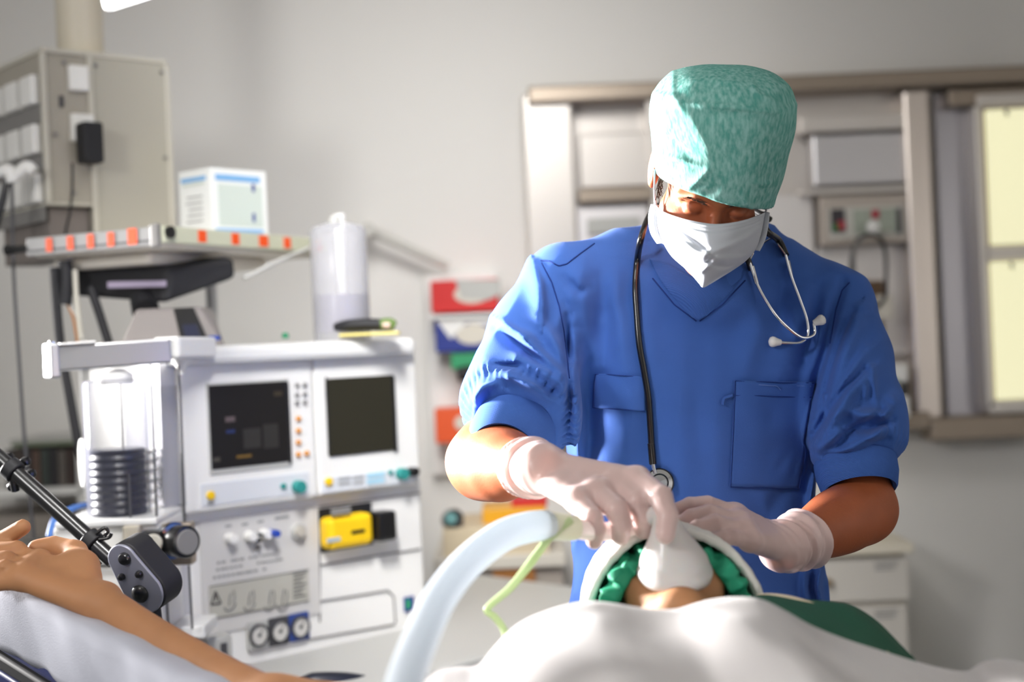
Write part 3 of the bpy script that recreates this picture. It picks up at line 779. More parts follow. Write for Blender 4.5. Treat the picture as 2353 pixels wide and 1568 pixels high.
# ================================================================== the patient, lying on the table
M_skinp = mat('patient_skin', (182,130,90), 0.62, sss=0.15, noise=0.12, nscale=14, bump=0.08, bscale=200)
M_pcap = mat('green_crepe_cap', (40,160,122), 0.6, bump=0.3, bscale=90, translucent=0.15)
M_towel = mat('white_terry', (238,236,230), 0.95, bump=1.0, bscale=420, sheen=0.4)
M_blanket = mat('white_cotton_blanket', (190,185,184), 0.9, bump=0.15, bscale=300, sheen=0.3)
M_gsheet = mat('dark_green_sheet', (34,86,66), 0.8, bump=0.1, bscale=300)
M_sil = mat('milky_silicone', (238,230,228), 0.3, sss=0.3, coat=0.2, translucent=0.3)
M_hose = mat('pale_blue_hose', (236,243,250), 0.35, translucent=0.35)
M_lime = mat('pale_green_tube', (204,220,170), 0.35, translucent=0.3)
M_sheetw = mat('paper_sheet', (186,188,200), 0.85, bump=0.25, bscale=500)

pat = empty('person', (0.22, 1.2, .86), 'person lying on the operating table under the white blanket, one bare arm stretched out', 'person')
TP = math.radians(17)
pey = Vector((0, math.sin(TP), -math.cos(TP))); pez = Vector((0, math.cos(TP), math.sin(TP)))
PO = W(1541, 1272, 1.863) + pey*.09
PF = Frame(PO, Vector((1, 0, 0)), pey, pez)
SR, SL = Vector((.05, 1.56, .90)), Vector((.41, 1.58, .90))
ER, WRp = W(640, 1636, 1.70), W(236, 1384, 1.955)
EL, WLp = Vector((.56, 1.48, .79)), Vector((.60, 1.26, .80))
HP = dict(w=WRp, s=1.5, f=[
    P_([(92,1290,2.03), (22,1278,2.07), (8,1240,2.08), (52,1212,2.07)]),
    P_([(72,1308,2.01), (-6,1305,2.05), (-8,1270,2.06), (40,1262,2.05)]),
    P_([(58,1322,1.99), (-14,1325,2.02), (-20,1290,2.03), (18,1284,2.02)]),
    P_([(52,1332,1.98), (-2,1338,1.99), (-14,1312,2.00), (12,1302,1.99)])],
    t=P_([(198,1328,2.00), (172,1270,2.06), (124,1256,2.08), (82,1260,2.08)]))
def pat_fn(P):
    L = PF.loc(P); d = head_sdf(L)
    d = smin(d, cone(P, PF.out((0, .03, -.05)), Vector((.22, 1.62, .93)), .052, .06), .025)
    d = smin(d, chain(P, [SR+Vector((.05,0,0)), SL-Vector((.05,0,0))], [.07, .07]), .03)
    d = smin(d, chain(P, [Vector((.23, 1.48, .93)), Vector((.23, 1.2, .925)), Vector((.23, .95, .93))], [.09, .08, .09], .05), .05)
    d = smin(d, chain(P, [SR, SR.lerp(ER, .5), ER], [.052, .045, .040], .03), .03)
    d = smin(d, schain(P, [ER, W(470,1536,1.81), W(350,1460,1.88), WRp], [.033, .0275, .0245, .0245], 22), .03)
    d = smin(d, chain(P, [SL, EL, WLp, WLp+Vector((.0, -.14, -.01))], [.055, .04, .028, .02], .02), .03)
    d = smin(d, hand_sdf(P, HP, 0, palm=.0145), .014)
    # thenar pad
    d = smin(d, ell(P, W(176, 1296, 2.02), (.03, .022, .02)), .015)
    return d - .0006*vnoise(P, 90, 51)
pb, _ = sdf_obj('body', pat_fn, (-.84, .80, .80), (.72, 2.14, 1.12), .0035, M_skinp, pat, smoothing=3)
tag(pb, 'bare skin of face, neck and outstretched arm')
for s in (-1, 1):
    hip = Vector((.23+s*.08, .95, .93))
    sdf_obj('leg', (lambda h_, s: lambda P: chain(P, [h_, Vector((.23+s*.09, .55, .925)), Vector((.23+s*.09, .2, .92))], [.075, .06, .045], .03))(hip, s),
        (.0 if s < 0 else .16, .1, .82), (.30 if s < 0 else .46, 1.06, 1.03), .008, M_skinp, pat)
def pcap_fn(P):
    L = PF.loc(P); Q = P - v3(PO); th = np.arctan2(Q[:, 2], Q[:, 0])
    cr = .006*vnoise(P, 85, 61) + .006*(1-2.5*np.abs(vnoise(P, 120, 62))) + .004*(1-2.5*np.abs(vnoise(P, 240, 63))) + .003*np.sin(26*th+3*vnoise(P, 60, 65))
    rho = np.sqrt((Q[:, 0]/1.0)**2 + (Q[:, 2]/1.02)**2); yb = np.maximum(Q[:, 1]-.03, 0)
    d = np.sqrt(rho**2 + (yb*.95)**2) - .098 - cr*.8
    d = smax(d, -(Q[:, 1]+.062 + cr), .014)
    inner = np.maximum(np.sqrt((Q[:, 0]/.078)**2+(Q[:, 2]/.085)**2)-1, 0)*.08 - 0
    inner = (np.sqrt((Q[:, 0]/.076)**2+(Q[:, 2]/.088)**2)-1)*.076
    inner = np.maximum(inner, Q[:, 1]-.02)
    low = np.maximum(np.abs(Q[:, 0])-.074, Q[:, 2])
    return smax(smax(d, -inner, .006), -np.maximum(low, Q[:, 1]-.02), .006)
pc, _ = sdf_obj('hair_cover', pcap_fn, tuple(PO-Vector((.14, .14, .14))), tuple(PO+Vector((.14, .19, .16))), .0025, M_pcap, pat)
tag(pc, 'crumpled green hair cover')

def towel_fn(P):
    Q = P - v3(PO); yb = np.maximum(Q[:, 1]-.04, 0); fl = np.maximum(-Q[:, 2], 0)
    rho = np.sqrt((Q[:, 0]/(1+1.6*fl))**2 + (Q[:, 2]/1.03)**2)
    r = np.sqrt(rho**2 + (yb*.9)**2) - .1125 - .004*vnoise(P, 55, 71)
    d = np.abs(r)-.0065-.0012*vnoise(P, 420, 72)
    d = smax(d, -(Q[:, 1]+.05 + .01*vnoise(P, 38, 73)), .008)
    return np.maximum(d*.9, .868-P[:, 2])
to, _ = sdf_obj('towel', towel_fn, tuple(PO-Vector((.19, .12, .13))), tuple(PO+Vector((.19, .22, .16))), .0025, M_towel)
tag(to, "fluffy white terry towel wrapped round the patient's green cap", 'towel')

# pillow, operating table ------------------------------------------------
def pillow_fn(P):
    d = ell(P, (.215, 1.93, .835), (.22, .17, .06)); return d-.003*vnoise(P, 30, 81)
pl_o, _ = sdf_obj('pillow', pillow_fn, (-.04, 1.72, .75), (.47, 2.13, .92), .006, M_gsheet); tag(pl_o, "low green covered pillow under the patient's head and towel", 'pillow')
tab = empty('operating_table', (.22, 1.1, 0), 'operating table with dark padded top carrying the patient', 'operating table')
MB().box((.22, 1.12, .80), (.54, 1.95, .07)).build('mattress', M_navy, tab, False, .02, 3)
MB().box((.22, 1.12, .745), (.50, 1.9, .04)).build('table_top', M_steel, tab, False, .005)
for s in (-1, 1): MB().box((.22+s*.275, 1.12, .745), (.01, 1.7, .03)).build('side_rail', M_chrome, tab, False, .002)
MB().box((.22, 1.0, .42), (.24, .34, .62)).build('column', M_steel, tab, False, .02)
MB().box((.22, 1.0, .06), (.5, 1.2, .12)).build('base', M_lgrey, tab, False, .03)

# arm board ---------------------------------------------------------------
A0, A1 = W(-90, 1282, 2.16), W(470, 1590, 1.70)
ad = (A1-A0).normalized(); aw = Vector((ad.y, -ad.x, 0)).normalized(); aw = -aw if aw.y < 0 else aw; au = ad.cross(aw); au = -au if au.z < 0 else au
AL = (A1-A0).length + .18
ab = empty('arm_board', tuple(A1), "padded arm board covered in white paper under the patient's outstretched arm", 'arm board')
def abox(n, m, w0, w1, z0, z1, l0=0, l1=None, bev=.006):
    l1 = AL if l1 is None else l1
    c = A0 + ad*((l0+l1)/2) + aw*((w0+w1)/2) + au*((z0+z1)/2)
    return MB().box(c, (l1-l0, abs(w1-w0), abs(z1-z0)), (ad, aw, au)).build(n, m, ab, True, bev, 3)
g = []
for i in range(40):
    t = i/39*AL; row = []
    for w, z in ((.10,-.09),(.103,-.04),(.10,-.006),(.09,.0),(.06,.0),(.02,.001),(.004,.0),(-.004,-.006),(-.006,-.02),(-.006,-.05),(-.004,-.085),(.0,-.098)):
        n = .002*math.sin(t*30+w*20)+.0015*math.sin(t*71+z*60); row.append(tuple(A0+ad*t+aw*(w+n)+au*(z+.6*n)))
    g.append(row)
po = grid_mesh('paper_cover', g, M_sheetw, ab, .003); tag(po, 'white paper cover hanging over the board edge')
abox('pad', M_navy, .0, .097, -.11, -.006, .0, AL, .01)
abox('board', M_blackm, -.002, .10, -.135, -.112)
abox('clamp_rail', M_navy, .0, .05, -.165, -.137)
MB().cyl(A0+ad*.13+au*(-.15)+aw*.03, A0+ad*.10+Vector((0,0,-.5)), .008).build('support_strut', M_chrome, ab, True)
EL2 = MB().box((.78, 1.60, .845), (.46, .15, .05)).build('arm_board', M_navy, None, False, .012); tag(EL2, 'second arm board hidden under the right side of the blanket', 'arm board')
bpy.data.objects.remove(EL2)

# green sheet under the shoulders ------------------------------------------
def prof3(l, D): return [tuple(W(x, y, D)) for x, y in l]
def sheet_rows(l, D0, rows):
    out = []
    base = cm_resample(np.array(prof3(l, D0)), 160)
    for dy, dzz, sx in rows:
        r = base.copy(); r[:, 1] += dy; r[:, 2] += dzz; c = .23; r[:, 0] = c+(r[:, 0]-c)*sx; out.append(r)
    return np.array(out)
gl = [(1020,1760),(1060,1620),(1105,1540),(1160,1472),(1215,1432),(1280,1408),(1380,1402),(1500,1404),(1640,1396),(1735,1372),(1800,1374),(1890,1388),(1945,1402),(2000,1440),(2050,1490),(2095,1538),(2150,1640),(2180,1780)]
rows = [(.10,-.13,.98),(.06,-.05,.99),(.03,-.012,1),(0,0,1),(-.03,.002,1),(-.08,-.004,1.0),(-.14,-.02,1.0),(-.2,-.05,1.0)]
G = sheet_rows(gl, 1.80, rows); G = cm_resample(G.reshape(len(rows), -1), 40).reshape(40, 160, 3)
xx = G[:, :, 0]; yy = G[:, :, 1]
G[:, :, 2] += .006*np.sin(xx*42+yy*30) * np.exp(-((xx-.5)/.14)**2) + .005*np.sin(xx*60-yy*20)*np.exp(-((xx+.0)/.08)**2)
# a raised fold on the right side
fx = .44+(1.8-yy)*.9
G[:, :, 2] += .012*np.exp(-((xx-fx)/.02)**2) - .012*np.exp(-((xx-fx-.035)/.02)**2)
gs = grid_mesh('drape_sheet', G, M_gsheet, None, .004); tag(gs, 'dark green surgical drape spread under the patient on both sides', 'drape')

# white blanket -------------------------------------------------------------
bl = [(800,1860),(905,1700),(965,1592),(1008,1550),(1050,1542),(1100,1538),(1135,1500),(1180,1453),(1225,1425),(1290,1402),(1350,1391),(1400,1394),(1455,1403),(1505,1409),(1555,1409),(1600,1396),(1640,1386),(1690,1381),(1745,1386),(1800,1412),(1850,1440),(1900,1462),(1960,1484),(2030,1506),(2100,1528),(2170,1546),(2225,1552),(2262,1532),(2300,1524),(2360,1534),(2430,1556),(2520,1610),(2600,1720),(2650,1860)]
rows = [(.035,-.10,.97),(.02,-.03,.99),(.008,-.004,1),(0,0,1),(-.02,.001,1),(-.06,-.002,1),(-.12,-.006,1.0),(-.22,-.012,1.0),(-.36,-.02,.98),(-.6,-.03,.92),(-.9,-.04,.84),(-1.2,-.05,.8),(-1.42,-.06,.78)]
G = sheet_rows(bl, 1.64, rows); G = cm_resample(G.reshape(len(rows), -1), 110).reshape(110, 160, 3)
xx = G[:, :, 0]; yy = G[:, :, 1]; dd = 1.64-yy
G[:, :, 2] += np.clip(dd, 0, .25)*0 + .003*np.exp(-((xx-(.03-.5*dd))/.03)**2)*np.clip(dd/.06, 0, 1) - .003*np.exp(-((xx-(.09-.5*dd))/.03)**2)*np.clip(dd/.06, 0, 1)
G[:, :, 2] += .004*np.exp(-((xx-(.30+.5*dd))/.05)**2)*np.clip(dd/.06, 0, 1) + .002*np.sin(xx*30+dd*14)*np.clip(dd/.1, 0, 1) + .0015*np.sin(xx*55-dd*30)*np.clip(dd/.1, 0, 1)
bo = grid_mesh('blanket', G, M_blanket, None, .008); tag(bo, 'white cotton blanket drawn up to the chin of the lying patient', 'blanket')
# beige cable over the sheet ---------------------------------------------
MB().tube([W(1700,1392,1.80), W(1752,1372,1.80), W(1820,1378,1.785), W(1890,1402,1.77), W(1945,1434,1.75), W(2010,1480,1.70), W(2090,1560,1.64)], .0042, 10).build('tube', mat('beige_tube', (222,206,180), .4), None, True)
tag(bpy.data.objects['tube'], 'thin beige tube lying across the green drape', 'tube')

# anaesthesia face mask ---------------------------------------------------
am = empty('anaesthesia_mask', tuple(PF.out((0, -.1, -.04))), "milky translucent breathing mask held over the patient's nose and mouth", 'breathing mask')
rings = []
def ringpts(t):
    """t 0 base .. 1 apex, in head frame"""
    n = 48; out = []
    prof = [(0.0,1.08,-.092),(0.04,1.12,-.098),(.1,1.04,-.104),(.25,.97,-.114),(.45,.78,-.126),(.62,.57,-.139),(.78,.41,-.151),(.9,.34,-.160),(1.0,.28,-.168)]
    ts = [p[0] for p in prof]; sc = np.interp(t, ts, [p[1] for p in prof]); yy = np.interp(t, ts, [p[2] for p in prof])
    for j in range(n):
        a = 2*PI*j/n; cx, cz = math.cos(a), math.sin(a)
        hw = .043*(1-.30*max(cz, 0)**1.3); hz = .047
        bx, bz = hw*cx*abs(cx)**-.12 if abs(cx) > 1e-3 else 0, hz*cz
        k = max(0, min(1, (t-.6)/.3)); rr = .044
        bx = bx*(1-k)+rr*cx*k; bz = bz*(1-k)+rr*cz*k
        y = yy + (.012*abs(cx)**2 + .016*max(-cz-.3, 0))*(1-t)
        y += (-.006 if False else 0)
        out.append(tuple(PF.out((bx*sc+.0-.014*t*t, y, bz*sc-.042+.004*t))))
    return out
grid_mesh('mask_shell', [ringpts(t) for t in np.linspace(0, 1, 34)], M_sil, am, .0025, closed_u=True)
ap = PF.out((-.014, -.166, -.038))
MB().cyl(ap, ap+(-pey)*.006, .0122, .0110, 24).build('connector', M_sil, am, True)
hose = empty('breathing_hose', tuple(W(1150, 1235, 1.68)), 'wide pale blue breathing hose curving down from the mask connector', 'hose')
hp = [W(1256,1208,1.745), W(1215,1212,1.72), W(1155,1232,1.68), (W(1078,1290,1.61)), W(1012,1372,1.53), W(966,1470,1.45), W(930,1568,1.38), W(905,1690,1.30), W(880,1850,1.24)]
MB().tube(hp, .0188, 28, 14).build('hose_tube', M_hose, hose, True)
MB().cyl(W(1238,1208,1.738), W(1322,1214,1.775), .019, .016, 24).build('hose_cuff', mat('clear_cream_plastic', (228,226,210), .3, translucent=.3), hose, True, .002)
MB().tube([W(1318,1214,1.775), W(1375,1222,1.82), W(1440,1215,1.85), ap+(-pey)*.002], [.0135,.0125,.012,.012], 18).build('elbow_connector', M_sil, hose, True)
MB().tube([W(1312,1196,1.75), W(1262,1238,1.735), W(1222,1290,1.73), W(1176,1348,1.72), W(1130,1388,1.72), W(1118,1404,1.72), W(1136,1418,1.72), W(1156,1444,1.72), W(1165,1480,1.71), W(1160,1530,1.70)], [.0048,.0048,.0055,.0048,.0044,.0038,.0044,.0044,.0044,.0044], 12).build('sampling_line', M_lime, None, True)
tag(bpy.data.objects['sampling_line'], 'thin lime green sampling line bent beside the wide hose', 'tube')

# black hose-holder pole ---------------------------------------------------
hh = empty('hose_holder', tuple(W(350, 1420, 2.3)), 'black jointed support arm with bolted side plate crossing in front of the machine', 'support arm')
q0, q1 = W(-260, 820, 2.42), W(262, 1290, 2.30)
MB().cyl(q0, q1, .0132, .0132, 28).build('pole', M_black, hh, True)
qd = (q1-q0).normalized()
for t, r in ((.565,.019),(.905,.019)):
    c = q0.lerp(q1, t); MB().cyl(c-qd*.010, c+qd*.010, r, r, 24).build('clamp_ring', M_blackm, hh, True, .002)
def qside(px, py, D): return W(px, py, D)
for i, (x, y) in enumerate(((20,1052),(58,1062),(18,1078),(46,1108),(30,1118),(70,1090))):
    MB().lathe([(.0001,-.009),(.007,-.007),(.009,0),(.007,.007),(.0001,.009)], W(x, y, 2.37), (1, -.4, .3), 16).build('wing_bolt', M_black, hh, True)
MB().tube([W(22,1060,2.36), W(30,1100,2.35), W(36,1128,2.355)], .007, 12).build('hook', M_black, hh, True)
for pts in ([(222,1226),(240,1214),(248,1222),(240,1232)], [(228,1240),(250,1236),(256,1226)], [(214,1262),(208,1282),(218,1300)], [(224,1262),(222,1284),(232,1298)]):
    MB().tube([W(x, y, 2.30) for x, y in pts], .003, 10).build('hook', M_black, hh, True)
# joint block: rounded plate with depth
c0, c1 = W(283, 1287, 2.26), W(330, 1360, 2.26); jd = (c1-c0).normalized(); jn = Vector((-.38, -.92, -.10)).normalized(); jn = (jn-jd*jn.dot(jd)).normalized(); js = jd.cross(jn)
def stadium(ra, rb, n=20):
    L_ = (c1-c0).length; P0 = []
    for i in range(n+1): a = PI/2+PI*i/n; P0.append((ra*math.cos(a), ra*math.sin(a)))
    for i in range(n+1): a = -PI/2+PI*i/n; P0.append((L_+rb*math.cos(a), rb*math.sin(a)))
    return [c0+jd*x+js*y for x, y in P0]
pts = stadium(.026, .036)
MB().prism([p+jn*.004 for p in pts], -jn*.006).build('side_plate', mat('gunmetal', (150,152,166), .42, .5), hh, True, .0015)
pts2 = stadium(.027, .037)
MB().prism([p-jn*.003 for p in pts2], -jn*.055).build('joint_body', M_blackm, hh, True, .004)
for t, s, r in ((.0,-.008,.0105),(.36,.016,.0058),(.55,-.016,.0062),(1.0,.004,.0145)):
    c = c0.lerp(c1, t)+js*s+jn*.004
    MB().lathe([(r,-.001),(r*1.02,.003),(r*.8,.007),(r*.35,.0085),(.0001,.0087)], c, jn, 24).build('bolt', M_black, hh, True)
MB().cyl(W(352,1392,2.31), W(372,1560,2.33), .012, .012, 18).build('post', M_blackm, hh, True)
MB().cyl(W(372,1560,2.33), Vector((W(372,1560,2.33).x, 2.33, .06)), .014, .014, 18).build('post', M_blackm, hh, True)
MB().cyl(Vector((W(372,1560,2.33).x, 2.33, 0)), Vector((W(372,1560,2.33).x, 2.33, .06)), .16, .12, 32).build('base', M_blackm, hh, True, .01)
# ================================================================== steel wall niche with light boxes (back wall, right)
def wbox(mb, px0, py0, px1, py1, D, t, back=0.0):
    """wall-parallel box whose front face covers the pixel rectangle at depth D"""
    x0, x1, z0, z1 = at(px0, py0, px1, py1, D); return panel(mb, x0, x1, z0, z1, D, t)
def part(name, m, parent, rects, D, t, bevel=.003):
    for r in rects: o = wbox(MB(), *r, D, t).build(name, m, parent, False, bevel)
    return o
nx0, nx1, nz0, nz1 = at(1214, 180, 2420, 1008, 4.5)
sw = empty('steel_pass_through', ((nx0+nx1)/2, 4.6, nz0), 'wall-mounted stainless steel pass-through cabinet unit with doors and light boxes', 'steel wall unit')
part('back_panel', M_steel, sw, [(1216,200,2420,1000)], 4.56, .035)
part('frame', M_steeld, sw, [(1212,172,2420,212),(2140,955,2420,1010),(1216,965,2140,1008)], 4.44, .12, .008)
part('side_panel', M_steel, sw, [(1214,212,1330,985)], 4.47, .10, .01)
part('mullion', M_steel, sw, [(1500,212,1560,985)], 4.47, .10, .006)
part('mullion', mat('warm_steel', (214,204,196), .3, .85), sw, [(2090,205,2152,965)], 4.45, .12, .01)
part('mullion', mat('grey_steel', (176,174,180), .3, .8), sw, [(2160,212,2245,965)], 4.53, .03, .006)
part('upper_door', M_steel, sw, [(1332,305,1500,430)], 4.50, .05, .006)
part('upper_door', mat('satin_steel', (206,204,206), .38, .85), sw, [(1868,305,2088,425)], 4.48, .06, .008)
part('shelf_edge', M_steeld, sw, [(1330,432,1500,462)], 4.46, .06)
part('shelf_edge', M_steel, sw, [(1840,262,2090,300),(1840,430,2090,444)], 4.46, .08)
part('lower_door', mat('pale_steel', (226,222,222), .4, .6), sw, [(1332,470,1500,965)], 4.50, .05, .006)
part('lower_door', mat('bright_steel', (228,224,222), .42, .5), sw, [(1560,450,1880,965)], 4.51, .05, .006)
part('lower_door', MATS['bright_steel'], sw, [(1882,565,2090,820)], 4.53, .02, .004)
wbx = part('label_holder', M_lgrey, sw, [(1350,500,1470,535)], 4.48, .02); tag(wbx, 'grey label strip')
part('frame', M_steel, sw, [(2246,212,2420,242),(2252,242,2272,940),(2272,562,2420,598),(2272,916,2420,950)], 4.44, .12, .006)
part('frame', M_steeld, sw, [(2180,200,2420,240)], 4.46, .10, .006)
M_lb = mat('light_box_glow', (250,246,204), .5, emit=.62)
for i, (a, b, c, d, lb) in enumerate(((2272,248,2470,559,'upper glowing X-ray light box in the steel wall unit'), (2284,598,2480,915,'lower glowing X-ray light box in the steel wall unit'))):
    x0, x1, z0, z1 = at(a, b, c, d, 4.43)
    e = empty('light_box', ((x0+x1)/2, 4.5, z0), lb, 'light box', 'X-ray light boxes in the steel wall')
    panel(MB(), x0, x1, z0, z1, 4.43, .03).build('diffuser', M_lb, e, False, .002)
    panel(MB(), x0-.012, x1+.012, z0-.012, z1+.012, 4.445, .03).build('housing', M_steeld, e)
    for k in (0, 1): MB().cyl((x0+.06+k*.14, 4.425, z1-.006), (x0+.06+k*.14, 4.415, z1-.02), .006).build('film_clip', M_lgrey, e, True)
# control panel
x0, x1, z0, z1 = at(1888, 446, 2096, 560, 4.44)
cp = empty('control_panel', ((x0+x1)/2, 4.5, z0), 'beige framed control panel with small displays above the hanging black tubes', 'control panel')
panel(MB(), x0, x1, z0, z1, 4.46, .05).build('housing', mat('warm_grey', (186,176,166), .4, .3), cp, False, .005)
part('inner_panel', mat('pale_panel', (206,204,196), .5), cp, [(1904,474,2080,546)], 4.455, .02)
for r, m in (((1908,482,1945,536), 'dark_lcd'), ((1918,478,1946,530), 'dark_lcd')): pass
M_lcd = mat('dark_lcd', (58,54,60), .3)
part('display', M_lcd, cp, [(1910,480,1942,534)], 4.448, .01, .001)
part('display', mat('grey_green_lcd', (168,176,162), .4), cp, [(1962,480,2062,534)], 4.448, .01, .001)
part('display', M_lcd, cp, [(2060,478,2072,536)], 4.447, .01, .001)
part('indicator', mat('green_led', (44,120,60), .4), cp, [(1914,515,1928,530)], 4.442, .008, .001)
part('indicator', mat('red_led', (176,40,62), .4), cp, [(1926,508,1942,528),(2004,482,2020,502)], 4.442, .008, .001)
# ring of tubing hung on the wall
tr = empty('tubing_loop', tuple(W(2000, 600, 4.4)), 'loop of black tubing hanging from a white hook under the control panel', 'tubing')
MB().tube([W(x, y, 4.40) for x, y in ((2000,540),(1972,552),(1958,590),(1956,650),(1966,700),(2000,712),(2030,690),(2036,640),(2034,580),(2024,552))], .006, 10, 6, closed=True).build('tubing', M_blackm, tr, True)
MB().tube([W(x, y, 4.38) for x, y in ((1990,545),(1964,570),(1966,640),(1976,690))], .004, 8).build('tubing', M_grey, tr, True)
MB().lathe([(.001,-.02),(.018,-.012),(.02,.01),(.001,.02)], W(2006,522,4.40), (0,-1,0), 20).build('hook', M_white, tr, True)
# perforated brown filters
M_brown = mat('brown_mesh', (146,110,70), .6)
for i, (r, lb) in enumerate((((1970,645,2034,712), 'brown gridded block under the black tubing loop, the upper one'), ((1990,738,2036,815), 'brown gridded block with black squares, the lower one'))):
    x0, x1, z0, z1 = at(*r, 4.43); e = empty('gridded_block', ((x0+x1)/2, 4.5, z0), lb, 'gridded block', 'brown gridded blocks on the steel wall')
    panel(MB(), x0, x1, z0, z1, 4.44, .05).build('body', M_brown, e, False, .003)
    g = MB()
    nx, nz = (8, 7) if i == 0 else (5, 8)
    for a in range(nx):
        for b in range(nz): g.box((x0+(a+.5)*(x1-x0)/nx, 4.438, z0+(b+.5)*(z1-z0)/nz), ((x1-x0)/nx*.55, .006, (z1-z0)/nz*.55))
    g.build('grid', M_dgrey, e)
e = MB(); wbox(e, 2018,678,2052,732, 4.40, .04); tag(e.build('tag', M_cream, None, False, .004), 'cream plastic tag hanging over the gridded blocks', 'tag')
e = MB(); wbox(e, 1992,712,2030,738, 4.43, .05); tag(e.build('bracket', M_white, None, False, .004), 'pale bracket between the two gridded blocks', 'bracket')
e = empty('monitor', tuple(W(2040, 900, 4.4)), 'small white device with dark front on the sill beside the blue sleeve', 'monitor')
part('housing', M_white, e, [(1996,838,2088,880),(1996,912,2092,962)], 4.36, .12, .008)
part('screen', M_black, e, [(2030,872,2086,912)], 4.37, .1, .004)
part('indicator', M_greenc, e, [(2032,872,2066,878)], 4.36, .01, .001); part('button', M_white, e, [(2046,886,2068,900)], 4.362, .01, .002)

# ================================================================== drawer cabinet, right
x0, x1, z0, z1 = at(1500, 1281, 2093, 1640, 4.1)
dc = empty('drawer_cabinet', ((x0+x1)/2, 4.3, 0), 'cream drawer cabinet with labelled drawers behind the standing person', 'cabinet')
xa, xb, za, zb = at(1480, 1262, 2098, 1282, 4.08)
MB().box(((x0+x1)/2, 4.34, z1/2), (x1-x0-.01, .46, z1-.02)).build('carcass', M_cream, dc, False, .004)
MB().box(((xa+xb)/2, 4.33, zb-.013), (xb-xa, .52, .03)).build('worktop', mat('pale_worktop', (222,214,196), .45), dc, False, .004)
for (u0, v0, u1, v1) in ((1885,1285,2090,1384), (1885,1396,2088,1560)):
    d = wbox(MB(), u0, v0, u1, v1, 4.085, .02).build('drawer', mat('drawer_front', (205,200,192), .5) if 'drawer_front' not in MATS else MATS['drawer_front'], dc, False, .004)
    t = MB()
    for k in range(3): 
        a0, a1, c0_, c1_ = at(2010, v0+6+k*8, 2064-k*4, v0+9+k*8, 4.083); panel(t, a0, a1, c0_, c1_, 4.083, .003)
    o = t.build('label_print', M_text, d); o.location -= Vector((0, 0, 0))
ORG_d = W(1905, 1340, 4.07)
MB().lathe([(.001,-.012),(.012,-.01),(.012,.0),(.006,.012)], ORG_d, (0, -1, 0), 16).build('lock', mat('brass', (170,150,120), .35, .8), dc, True)
# counter unit left of the person
x0, x1, z0, z1 = at(1012, 1290, 1300, 1640, 4.1)
cc_ = empty('counter_unit', ((x0+x1)/2, 4.3, 0), 'low counter with pale worktop and orange wooden door behind the wide blue hose', 'cabinet')
MB().box(((x0+x1)/2, 4.34, z1/2), (x1-x0, .46, z1-.02)).build('carcass', mat('taupe_laminate', (176,166,156), .5), cc_, False, .003)
MB().box(((x0+x1)/2, 4.33, z1-.0), (x1-x0+.02, .5, .04)).build('worktop', M_cream, cc_, False, .004)
wbox(MB(), 1134,1302,1232,1425, 4.09, .02).build('door', M_wood, cc_, False, .003)
# ring binder boxes on the counter
def boxthing(name, r, D, t, m, label, cat, group=None, bevel=.004, top=None):
    x0, x1, z0, z1 = at(*r, D); return tag(panel(MB(), x0, x1, z0, z1, D, t).build(name, m, None, False, bevel), label, cat, group)
boxthing('storage_bin', (1108,1168,1255,1206), 4.15, .2, mat('amber_plastic', (232,168,32), .4), 'amber plastic bin on the counter under the outstretched forearm', 'bin')
boxthing('storage_bin', (1175,1148,1258,1166), 4.18, .2, M_red, 'red plastic bin lid standing on top of the amber bin', 'bin')
boxthing('box', (1018,1210,1262,1290), 4.09, .34, mat('beige_card', (214,198,168), .6), 'long beige box lying on the counter behind the hose', 'box')
e = empty('tape_dispenser', tuple(W(1038, 1220, 4.1)), 'small dark rounded device standing on the beige box', 'device')
MB().lathe([(.001,-.03),(.026,-.028),(.03,-.015),(.03,.015),(.026,.028),(.001,.03)], W(1040,1194,4.12), (.3,-1,.2), 28).build('body', M_black, e, True)
MB().lathe([(.001,0),(.018,0),(.016,.006),(.001,.007)], W(1036,1192,4.085), (.3,-1,.2), 24).build('dial', mat('teal_glass', (110,160,160), .2), e, True)

# glove boxes on the wall rack
gb = empty('wall_rack', tuple(W(1065, 830, 4.58)), 'white wire wall rack holding the coloured glove boxes', 'rack')
part('back_plate', M_white, gb, [(984,630,1150,1090)], 4.55, .05, .004)
part('shelf', M_white, gb, [(986,722,1150,730)], 4.40, .15, .002)
M_oval = mat('pale_tissue', (214,208,196), .8)
def glovebox(r, m, ov, label):
    x0, x1, z0, z1 = at(*r, 4.42); e = empty('glove_box', ((x0+x1)/2, 4.5, z0), label, 'glove box', 'glove boxes in the wall rack')
    panel(MB(), x0, x1, z0, z1, 4.42, .12).build('carton', m, e, False, .003)
    ox, oy, rx, ry = ov; c = W(ox, oy, 4.418); mb = MB(); n = 28; R_ = rx*4.42/F; Rz = ry*4.42/F
    mb.prism([c+Vector((R_*math.cos(2*PI*k/n), 0, Rz*math.sin(2*PI*k/n))) for k in range(n)], (0, .006, 0)); mb.build('opening', M_oval, e, True, .001)
    return e, (x0, x1, z0, z1)
e, q = glovebox((990,643,1145,716), M_red, (1085,676,42,22), 'red glove box with oval opening, topmost in the wall rack')
mb = MB(); a = [W(1046,643,4.417), W(1150,643,4.417), W(1150,676,4.417), W(1120,690,4.417), W(1060,686,4.417)]; mb.prism(a, (0,.004,0)); tag(mb.build('printed_panel', M_lgrey, e), 'grey white print corner')
e, q = glovebox((1000,732,1145,808), M_blue, (1086,768,40,24), 'dark blue glove box with oval opening, below the red one')
mb = MB(); a = [W(1000,732,4.417), W(1150,732,4.417), W(1150,760,4.417), W(1118,745,4.417), W(1070,742,4.417), W(1044,770,4.417), W(1036,780,4.417)]; mb.prism(a, (0,.004,0)); mb.build('printed_panel', M_white, e)
